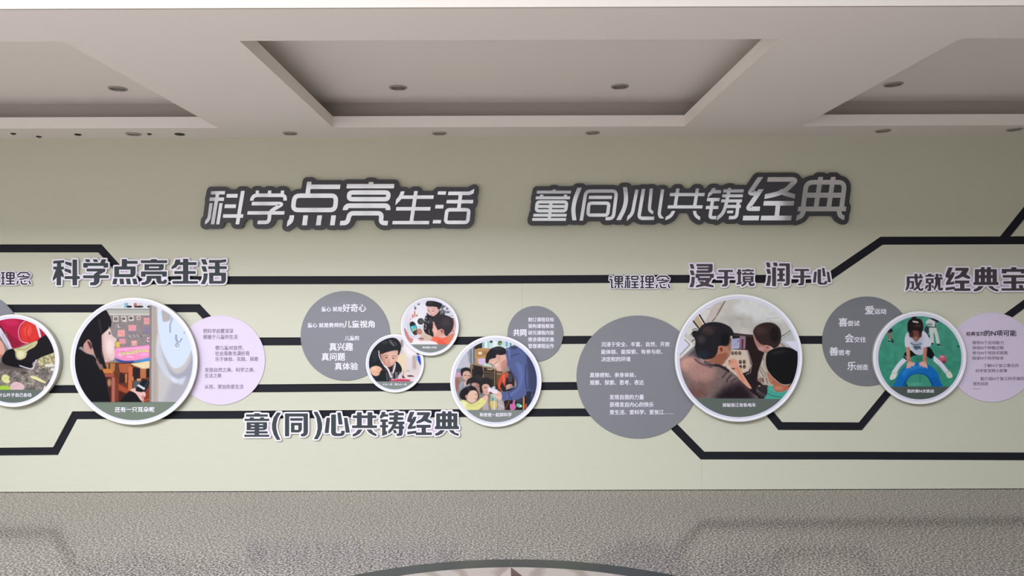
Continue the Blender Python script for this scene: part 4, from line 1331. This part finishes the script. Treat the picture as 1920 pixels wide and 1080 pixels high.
PIC_DAD = '''BG a39a92 8a8078
P c6c6ce 60,420 250,150 255,380 100,400 4; P 9ea0a4 215,170 250,150 256,330 238,340 4; P 6c7178 250,150 300,135 302,345 256,345 3; P aab0b4 264,150 282,142 284,345 268,345 2; P 35302f 300,130 385,95 385,170 300,180 2
P cfe2dc 385,80 740,80 740,170 385,170; R 8fc0b4 388,95 408,160; R e8f0ec 412,85 440,160; R a8d0c8 446,85 462,160; E 40443c 486,95 16,14 3; E 54603c 586,110 22,26 4; E c8d8a0 592,118 10,10 2; R e8f4f0 505,80 548,160 2; R 78b0c4 648,72 672,150 1; R c8dce4 676,72 692,150; R 6a8c9c 696,85 712,150 1
S c29562 305,205 345,168 440,172 462,200 455,280 420,330 320,335 308,300 3; R 8e6238 330,200 390,250 3; R ecd6b4 336,206 384,242 2; R a87c4c 398,200 440,245 3; P d9c0e0 335,285 420,280 412,365 345,345 2; P c2d8ca 408,325 500,360 495,378 400,368 3
P 3a322d 250,345 600,420 600,700 250,640 3; L b08e64 11 1 252,345 385,358; L b08e64 11 1 385,372 532,402; L c49a6c 10 1 262,345 262,500; L b08e64 10 1 278,360 278,400; L a88860 10 1 396,372 396,500; L b08e64 10 1 525,395 525,620; L a08058 6 1 400,430 520,442; P c8b898 440,398 500,404 500,414 440,410 2; P 544a40 400,445 520,455 520,520 400,500 4; P 74583e 540,430 612,430 600,580 545,580 4; L c0b09c 8 2 550,455 600,460
P cfa4ba 82,432 150,440 150,492 80,492 3; R 8c9cb0 85,400 150,432 4; L ba7058 14 2 92,500 100,660; L ba7058 10 2 88,510 140,505; L 8c4c3c 10 2 110,520 118,620; P a06c60 80,520 130,520 120,640 80,640 8 0.7
P 9a9ca2 118,580 160,535 240,560 240,640 118,640 4; E d6ae9c 208,475 47,52 4; S 29252a 143,445 148,405 195,384 245,398 260,445 235,425 185,425 165,455 165,480 150,475 2; E 2c2020 195,473 9,5 1; E 2c2020 235,478 8,5 1; E b07c70 222,505 10,4 2; P e2bcb0 175,560 215,520 225,550 190,600 4; L c8c8cc 6 2 160,545 140,600
E 2b272a 340,438 58,66 3; E 3a3436 345,500 45,30 6; S 2f292d 205,580 220,520 275,498 340,520 372,580 360,640 300,620 260,560 3; S ad8478 262,570 300,555 345,570 362,620 345,680 310,680 280,620 5; E c89c8c 290,575 24,14 6; L 302424 5 1 335,595 352,600
S 302a2c 355,620 360,550 395,505 450,500 490,540 492,600 465,590 420,565 392,575 385,640 375,690 3; S daae9e 385,590 420,568 462,585 480,640 450,690 410,680 388,640 4; L 2c2020 7 2 405,615 432,607; E b87c70 430,660 10,5 2; E 201c1e 310,700 40,60 14 0 0.7
S d4543a 560,580 585,500 625,440 660,445 690,500 672,560 640,640 600,640 570,625 3; S e87858 610,480 640,460 640,540 620,580 10 0.7; P 33292d 585,600 610,540 640,610 660,430 720,420 750,520 745,640 620,660 4; P a86450 640,440 680,440 690,500 660,500 6; S d0a08c 650,590 690,570 725,580 710,600 660,620 3; L e8e0dc 8 2 650,630 740,600; E 54484c 700,500 25,50 10
P bcaeac 385,870 395,780 470,720 600,740 640,810 640,870 3; P 8c6c5c 440,700 520,690 560,760 560,870 460,870 8 0.6; K d8d0d4 10 3 570,790 600,820 640,830
S 27222a 128,700 150,640 200,605 270,592 320,625 330,680 300,660 250,640 235,690 205,745 160,745 2; L 8c7060 4 2 215,610 240,625; S e9c3ac 212,710 240,660 290,640 325,660 334,705 322,750 280,782 235,770 212,740 3; E d09a88 208,712 14,20 3; L 50302c 6 1 305,690 322,686; E c8605c 312,735 10,6 2; S e6e292 125,770 175,748 230,780 270,795 330,765 385,722 440,735 425,780 380,830 330,862 180,870 140,830 3; K c8c070 8 5 0.8 200,800 280,820 360,780; E f4f0c0 170,800 40,30 18
S ecc0ae 395,720 420,698 448,705 445,745 410,755 2; P e8e4e8 452,605 560,635 562,670 450,655 3; E c0d4d8 515,612 20,16 3; P bcd4c8 478,680 545,680 548,860 488,860 4 0.8; S d8c878 475,770 510,760 550,775 545,830 500,850 480,820 6; P 58a088 490,720 530,720 530,760 495,760 5; L f0ece8 6 2 520,690 520,860
P 262229 630,760 900,690 910,870 640,870 4; S d474a8 695,800 725,790 735,745 755,745 752,790 765,830 745,862 705,862 2; E 7cc4ac 800,812 34,22 3 20; E d8f0e4 820,820 14,10 2; L c88a58 22 1 852,680 852,870; L 60b4a4 9 1 908,645 888,720 895,760; E b4583c 880,820 14,34 4; L 7c4c34 14 2 690,760 640,860; R 3c4656 760,720 830,780 8
P 2e3344 880,650 1010,640 1000,780 900,880 890,880 3; E 4a5468 950,720 20,60 14
S 5f6a96 640,190 690,155 745,138 820,160 900,210 970,300 1020,420 1030,600 960,655 890,650 870,700 780,745 660,752 605,745 600,670 690,650 760,600 772,560 735,480 690,400 655,330 3; P 454b6a 880,230 980,300 1040,440 1030,680 905,640 900,450 24; S 7080b8 760,330 830,360 850,480 820,600 720,700 650,710 780,600 800,480 24 0.7; K 42496c 9 4 700,300 720,250 800,230; K 42496c 10 6 690,400 760,500 775,600 700,660; K 3c4264 9 5 680,660 690,710 720,745; E 4c4c68 740,160 40,20 10; K 8c98c0 8 5 650,200 680,180 700,300; K 3c4264 10 6 880,350 870,500 890,640
S e3b6a4 452,325 470,290 520,265 560,235 640,228 660,330 625,395 600,425 560,425 535,412 540,390 515,378 500,360 480,345 3; E f0ccbc 530,350 40,34 16; S c88c7c 600,330 660,300 650,400 600,420 16 0.8; S 29272b 428,330 425,270 450,210 500,165 570,148 630,165 655,205 640,235 590,245 545,240 535,275 490,285 465,300 450,335 2; E 4a484c 560,175 50,12 10 0 0.7; S d8a896 545,255 565,240 590,265 588,305 565,305 2
K 4a3a3c 5 1 478,340 500,362 530,372; L 4a3a3c 4 1 510,350 560,320; L 2c2020 5 1 495,352 505,360; E a86860 545,408 12,4 2; S ecc4b2 452,625 520,640 580,650 605,690 600,745 550,735 520,690 480,660 3; K c89080 5 3 520,680 560,690 600,690; P f0e4ec 455,615 550,640 552,662 450,648 3; P f4e4e8 490,650 560,655 550,680 500,672 3
R 8b918a -30,862 1100,1100 2'''

PIC_TUBES = '''BG e9dede dccfcb
E f4ecec 820,250 120,200 60; P ecd8b6 560,500 640,400 720,360 725,700 640,700 22; R c3b0a4 840,420 905,650 26; E 9c9694 660,220 26,70 18; E d8ccc8 660,340 20,60 14; E 3c3c5c 935,392 26,14 7; S 3052b8 915,440 960,425 1000,500 990,590 950,540 5; E a8c0e8 910,470 18,40 14
P e6d6d2 640,690 1020,700 900,880 640,880 14; E 5a4044 800,765 50,14 10; E 7a5c5c 850,770 16,10 5; E b8b0b0 760,680 40,10 10
S 24262b 90,500 130,350 220,230 300,230 330,380 380,560 440,600 560,520 640,590 660,680 600,760 560,870 180,870 100,640 4; K 4c5058 7 4 140,510 200,520 230,500; K 4c5058 7 4 110,555 140,570; E 30333a 200,420 60,90 30; P 3a2c2c 450,610 520,600 520,700 470,700 10; E c8b080 690,720 12,60 10
S dbaa97 305,390 350,365 480,345 590,335 605,390 588,470 560,530 510,580 450,614 400,605 345,550 315,460 4; S e9c0ac 420,380 560,370 560,460 500,540 420,520 28 0.7; S c58c78 310,400 350,400 380,520 420,590 370,580 320,470 16 0.7
S 27282b 252,340 262,220 340,140 430,117 520,118 590,150 645,235 645,320 612,410 594,400 592,335 500,340 400,365 340,388 300,390 280,350 4; E 60656a 490,210 70,18 24 50; L 8c9094 7 5 470,190 540,260; L 8c9094 7 5 530,180 580,250; L 70747a 6 5 450,150 500,180; E 3a3c40 370,200 60,30 24
E 2c1c1e 402,456 20,9 3; E 2c1c1e 517,465 17,8 3; K 6c4a42 7 3 365,430 400,415 435,428; K 6c4a42 7 3 495,435 530,425 565,435; E c48676 440,546 22,8 6; K b2685e 8 3 412,575 445,588 475,576; E d49c8c 440,510 16,30 12; E b07868 325,520 14,40 12 0 0.6
S e0b0a8 260,345 280,340 288,395 275,410 3; K e6dce0 18 3 272,400 300,480 350,570 390,610; K e8dce0 34 3 370,590 430,660 485,790; K e6dce0 26 3 550,550 535,640 505,720; K 3c2c30 10 4 440,610 470,700 480,760; L d0b4b8 10 4 520,580 510,680
S eab99a 115,660 150,615 220,592 290,610 325,650 290,700 285,735 240,765 180,755 140,710 4; E f4cca8 200,640 60,24 20; K c08a70 6 4 240,640 280,650 310,650; K c08a70 6 4 230,700 270,715 285,720; E f0c0b8 305,645 14,12 4; L 8c5850 6 1 320,660 420,666
L ccc8d0 6 1 402,705 414,845; L ccc8d0 6 1 442,710 450,840; L e0dce0 30 6 0.45 490,700 495,830; L e4e0e4 6 1 475,700 480,830; L e4e0e4 6 1 512,700 512,830; L d8d4d8 6 1 552,695 560,820; L d8d4d8 6 1 585,695 588,820; L d4d0d4 20 6 0.4 568,700 573,810; L c8c4c8 6 1 620,685 625,810; L c8c4c8 6 1 655,690 660,810; L c8c0b8 6 1 697,690 705,800; P 3c3438 665,740 690,770 720,800 670,810 5
S d04a64 470,835 560,820 640,812 700,818 790,828 800,850 700,866 480,866 4; K f4c4cc 12 4 490,830 580,812 680,808; E f0b8c4 690,808 50,8 5; P f0dcdc 840,800 960,740 900,860 820,860 8
R 8d958f -30,856 1300,1200 3'''

PIC_ROBOT = '''BG e6dee3 e4dadd
E eeeaf0 380,260 180,160 70; R d4866c 224,405 248,442 4; R d4866c 256,322 282,442 4; R d4866c 293,266 317,434 4; R d4866c 331,322 356,366 4; R e8b0a0 300,430 320,460 8; E 74747c 316,215 18,30 6; E 8a8a90 308,185 8,10 4; E 70747a 373,142 24,18 5; E 9aa09a 385,130 12,8 4
R c87c68 960,400 1000,640 12; L d89484 16 4 1012,420 1030,620; L e8d0cc 10 3 985,420 990,600; L e8d0c8 12 3 930,640 935,700; L e8d0c8 12 3 962,600 968,700; L d08070 14 3 950,610 950,700; L d08070 14 3 905,660 905,720; P dc8c6c 880,700 1030,640 1010,760 890,880 10
E ecebf0 330,470 110,100 16; E f2f2f5 400,440 80,90 14; E 3b3d40 412,447 58,58 4; E 55585a 420,440 34,40 14; K b8bcc8 9 4 350,525 420,535 470,525; R dcdce0 360,535 470,620 14; E e6eaee 210,600 90,130 20; S c0d4dc 160,500 220,470 230,620 260,690 180,660 20 0.7
S 2a252b 218,500 232,462 270,450 312,480 345,560 352,640 340,680 300,684 262,640 235,580 3; P 49b8c6 230,535 322,508 345,588 265,634 4; P 9ccaa0 250,580 335,560 343,590 266,630 6; L 2c6a60 6 2 280,590 300,584; P 5a3c3a 280,640 350,600 370,650 330,690 5; E e0ecf0 262,560 14,10 4
L dcd8e0 14 4 205,690 290,712; K 9ab0d0 6 3 210,695 260,712 320,700
S 2b262c 465,540 480,400 530,320 600,340 740,250 800,300 830,340 660,380 640,460 640,700 580,712 500,660 465,600 4; K d6cebe 8 2 475,330 500,350 520,330; K d6cebe 10 2 480,385 510,400 520,380; K d6cebe 9 2 470,430 500,440 520,470; K d6cebe 9 2 478,500 510,520 500,560; K d6cebe 9 2 468,560 490,580 510,575; K d6cebe 8 2 545,430 550,470 540,480; K d6cebe 6 2 560,580 555,640 575,660; K d6cebe 8 2 745,270 770,300 745,330; E 3c4048 590,440 34,60 12; L 2b262c 20 4 520,300 560,360
P 808890 770,160 850,160 860,300 800,340 770,280 10; N a0a0a8 0.45 16 790,150 1010,400; E e4e0e8 880,220 60,40 10; E a04860 878,232 28,8 4; E 6c7078 880,210 22,16 4; E 788088 890,285 36,16 5; E f0f0f4 820,225 16,18 3; E 607080 825,290 12,20 4; E dce0e4 930,320 50,20 6; E 303438 970,398 16,10 4; L 50545c 5 2 940,350 985,345
S e3b5ac 522,210 560,185 640,190 700,205 740,240 720,290 680,330 625,358 575,330 535,280 4; S eec8c0 560,220 650,220 640,300 590,310 22 0.7; S 2e2a2e 498,155 520,95 580,82 650,85 730,105 790,140 775,190 755,225 722,240 700,200 620,185 560,185 522,180 3; E 4a4648 580,120 40,20 14 0 0.7
K 6c463e 8 3 540,250 556,262 572,262; K 6c463e 8 3 608,268 630,268 652,262; K 8a6054 6 3 600,235 640,225 665,232; E c08074 590,290 10,6 3; K a85c58 6 2 592,325 612,332 632,322
S e2ab9b 625,450 650,430 690,560 760,570 825,600 825,705 760,725 690,718 645,700 630,650 612,600 622,560 628,500 3; S f0c8b8 630,520 680,560 700,660 650,660 20 0.7; S 3a3439 628,450 640,385 700,340 790,328 880,345 960,390 990,450 985,540 950,620 900,680 880,702 850,702 825,660 815,600 770,578 720,600 700,580 670,520 648,460 3; E 4c474b 860,460 90,80 50 0 0.7; S cf8f80 755,590 790,580 820,620 815,665 780,665 765,640 3; E 8c5048 785,620 16,18 6; L 503430 6 2 622,560 640,555; K b06860 6 2 632,650 650,655
S f4775e 560,775 610,725 680,712 780,735 880,718 900,800 870,900 740,890 700,830 640,800 4; S e8604c 700,780 800,790 860,860 760,880 20 0.7; S f3eeec 250,870 290,760 400,785 520,785 640,800 700,835 712,890 6; S d9c2ae 405,700 450,640 520,670 620,720 590,770 540,790 430,765 4; K c8a890 8 5 460,700 520,740 570,760; S c48c7c 345,620 380,570 430,600 440,640 400,680 350,660 5; E 5c4040 420,748 50,10 6; E d8a094 430,770 50,20 8
S cb8078 115,560 150,590 180,650 220,720 280,765 245,825 190,780 140,680 4; S e0a8a0 160,660 220,720 270,770 240,800 14 0.6; R 8b918c -30,852 1300,1200 3'''

PIC_TYRE = '''BG 55a58c 3f957c
N 50a088 0.06 40 -100,-100 1200,1200
L 9c7a66 18 3 150,255 165,335; L 9c7a66 18 3 182,250 174,330; E 2b3238 165,232 34,24 5; L dcdcdc 10 2 165,325 172,335; L 1e1c20 15 2 148,352 205,362; L 1e1c20 12 2 178,325 208,348; L e8e8e4 5 1 152,358 190,366
S d7dbd8 560,150 590,108 650,112 680,150 660,190 600,190 3; E 8aa09c 600,165 34,14 6; P 2c2c34 590,96 660,100 702,132 690,148 640,120 2; L 262a34 10 1 590,190 660,198; L 262a34 10 1 670,140 665,200; E 3e464e 570,228 24,44 4; L 2c3038 16 2 580,290 620,300; K d8dcd4 40 3 615,215 625,300 630,372; K d8dcd4 36 3 655,205 680,290 695,375; P d8dcd4 600,200 670,200 660,260 610,260 3; L 1e2226 16 2 600,385 642,372; L 1e2226 16 2 685,382 725,402; L f0f0ec 5 1 700,400 728,408
E c66677 745,543 42,44 3; E e29cac 738,520 26,14 10; E 8c3c50 760,575 24,14 10; L 1c2024 9 2 898,405 935,407; L 408878 4 2 120,660 240,640; E 3a8870 500,540 80,30 30
P 17191c 325,480 400,420 480,440 580,400 625,440 660,510 615,545 560,505 500,495 420,510 350,548 320,520 2
K e6e6f0 50 3 335,540 270,610 210,695; K e6e6f0 50 3 645,535 720,600 800,700; L 1c1c22 14 1 320,515 350,555; L 1c1c22 12 1 645,505 612,540; L f0f0f4 6 1 330,510 358,548; K b8c0d0 10 5 0.7 300,600 250,670; K b8c0d0 10 5 0.7 700,600 770,690
S e4e8dc 166,745 185,705 205,685 245,690 245,720 225,755 190,772 168,768 2; S e4e4d0 780,705 800,670 825,680 850,715 850,745 810,755 790,735 2; L b0b8b0 6 2 195,690 240,705; L b0a890 6 2 780,690 835,665
S 1d76c2 238,850 238,780 265,710 320,640 400,595 480,578 560,595 640,640 695,710 716,790 714,850 3; S 1463ac 610,850 605,780 640,740 716,790 714,850 20 0.6; S 3c98dc 300,690 380,630 480,610 560,630 480,650 380,680 320,740 20 0.6; S 0e4c90 330,850 345,770 400,715 480,700 560,715 610,770 620,850 12 0.8; S 4a9e85 345,856 355,780 405,722 480,708 555,725 598,775 606,856 3; L 2c7060 5 2 497,715 497,845; P 1c4858 330,850 340,800 365,850 4; E 5cae94 450,820 80,20 20
S dcdde8 330,320 350,262 400,240 470,250 535,238 575,275 620,365 605,405 545,425 532,490 455,495 400,450 345,425 330,380 2; S b8bccc 400,280 470,340 530,290 520,480 460,490 410,430 24 0.5; K 5c6c78 12 2 395,372 440,388 515,376; P 5c6c78 415,400 500,398 510,440 480,430 470,445 440,440 3; K 8894a0 5 2 385,360 420,365 500,362
K c68c78 42 2 366,415 368,500 380,585; K c68c78 42 2 556,420 548,500 548,590; K d8a892 14 5 0.8 360,430 362,540; K a86c5a 10 5 0.8 568,430 560,560; L a88080 6 1 355,582 390,580
S e7b6a6 352,620 362,582 400,574 440,590 430,615 400,625 375,640 350,645 2; L e7b6a6 9 1 400,600 445,588; L e7b6a6 9 1 400,610 432,622; L e7b6a6 9 1 380,620 395,645; L e7b6a6 9 1 362,610 346,650; S e7b6a6 485,600 510,575 550,575 572,605 575,640 540,630 510,618 2; L e7b6a6 9 1 510,600 480,590; L e7b6a6 9 1 515,605 490,628; L e7b6a6 9 1 530,610 530,640; L e7b6a6 9 1 555,610 578,648
S 7c5044 380,230 440,215 510,225 505,290 470,345 440,345 405,300 385,265 3; E a87868 450,318 26,24 10; E 4a2c28 400,270 24,40 16; E 4a2c28 500,270 16,40 12; S 2a2220 360,215 362,150 390,110 440,96 500,108 530,160 528,225 505,262 470,235 420,232 385,262 365,240 3; E 2a2220 430,92 26,16 3; L 2a2220 14 2 410,92 455,84; L e6dee2 15 2 415,132 478,142; L c0b4bc 5 1 425,140 470,148; E 503c38 470,180 40,16 12 0 0.8
R 5b645e -30,846 1200,1200 2'''

PIC_LEAF = '''BG 8b8179 837a72
N 90867c 0.2 12 -400,560 800,900; N 8a7a74 0.22 40 -400,560 800,900; E 5c5450 120,600 200,50 40
E b0a880 500,530 110,90 26; N c0b890 0.25 14 400,460 640,640; E dcd8cc 528,598 54,18 6; E e8e0d0 560,640 20,14 6
S b42048 -200,130 0,108 140,92 270,115 400,165 480,250 500,280 420,330 300,360 205,400 130,410 100,330 20,220 -200,200 3; S 8c1838 60,230 150,300 230,360 200,400 130,400 20 0.8; S d03060 20,120 140,105 200,150 100,180 20 0.7
S d83c34 215,230 240,160 290,130 360,150 400,220 420,300 340,350 270,362 225,310 3; S ec6050 250,220 310,170 340,230 290,300 20 0.7; K f0c4cc 7 1 270,122 220,165 198,230 205,300 235,345 300,362; K b02030 8 5 300,180 280,250 320,340; L e4dce6 24 2 388,158 410,220 432,300; P b02838 425,200 490,260 440,300 3
P d8d0dc -200,170 10,200 60,290 100,350 130,420 95,430 50,360 0,280 -200,260 4; K 241820 9 2 -20,155 20,200 50,260; K b09cb0 10 5 20,260 60,340 100,420; S dea494 -150,300 0,330 45,400 50,460 20,500 -100,540 4; E b87868 10,495 20,14 6
S 1c181f 440,300 500,275 545,330 585,440 520,480 440,510 350,570 330,625 230,620 150,600 40,570 20,520 60,450 110,425 150,440 160,520 230,540 270,470 330,400 400,340 3; S 121015 20,530 80,440 150,430 175,530 280,560 350,610 230,625 60,590 6
S c9c292 148,425 220,405 300,375 380,338 402,350 370,400 300,440 285,480 265,520 210,535 175,500 170,455 3; E e0dcb0 220,480 40,40 18; K 948c60 6 4 180,420 260,430 340,380; K 17141a 8 3 280,460 330,440 380,400
K dcd4e4 12 1 205,598 270,620 345,634 365,590 388,535; L a89cb8 7 2 345,570 390,560; S dcdc96 15,745 30,705 62,695 100,720 92,745 108,770 90,785 50,782 2; K b0b070 4 2 30,740 80,730; S e2dea6 318,716 370,712 440,745 488,778 480,786 420,770 360,745 2; L 3c3834 6 3 370,750 410,772; S dcbcbc 105,855 118,800 155,773 215,782 262,822 230,862 2; K c09c9c 4 2 120,840 200,800; S a8cc48 -60,835 30,812 95,820 102,860 -60,862 3
K c8c4b8 3 1 0,690 30,660 60,640; K c8c4b8 3 1 0,806 60,800 120,800; K b0c0a0 8 5 260,800 300,790 360,800; E 4a403c 260,675 24,12 5; E 4a403c 390,685 18,8 4; L e8dcc8 16 3 480,815 470,850
R 6c766e -900,858 900,1300 3'''

photo_disc('big round photo sign of a girl in profile holding a black cup', 251, 677.3, 119.2, 110.5, (PIC_GIRL, 130, 555, 8.0),
           [('还有一只耳朵呢', 215.4, 762.8, 289.4, 772.8)], 0.060, seed=3)
photo_disc('big round photo sign of a man and two boys at a tram control panel', 1385, 671.3, 119.6, 110.8, (PIC_TRAM, 1265, 550, 8.0),
           [('探秘张江有轨电车', 1355, 755.6, 1416.9, 763.1)], 0.060, seed=5)
photo_disc('round photo sign of a man in a blue hoodie bending over children', 929.8, 714.8, 85.8, 76.9, (PIC_DAD, 840, 625, 6.0),
           [('和爸爸一起探科学', 899.5, 773.7, 959.2, 781.3)], 0.040, seed=7)
photo_disc('small round photo sign of a boy with test tubes', 740.5, 681.4, 54.7, 48.8, (PIC_TUBES, 680, 620, 9.0),
           [('小心一点', 717.8, 718.5, 735.5, 722.6), ('再小心一点', 740, 718.5, 762.2, 722.6)], 0.024, back=0.012, seed=9, pad=(6, 0.1))
photo_disc('small round photo sign of two boys beside a white robot', 806, 612.5, 54.5, 48.6, (PIC_ROBOT, 745, 555, 9.39),
           [('和机器人对话', 792.2, 649.4, 818.7, 653.4)], 0.044, back=0.031, seed=11, pad=(10, 0.1))
photo_disc('round photo sign of a girl leaning on a blue tyre', 1724.6, 670.8, 87.2, 78, (PIC_TYRE, 1640, 580, 5.84),
           [('我的第N次挑战', 1700.8, 729.9, 1751, 736.5)], 0.050, seed=13, pad=(19, 0.12))
photo_disc('leftmost round photo sign, red jacket above fallen leaves', 24.3, 676.3, 86.8, 79, (PIC_LEAF, 0, 580, 5.685),
           [('为什么叶子自己会动', -10.5, 736.7, 58.9, 744.3)], 0.060, seed=15, pad=(40, 0.12))
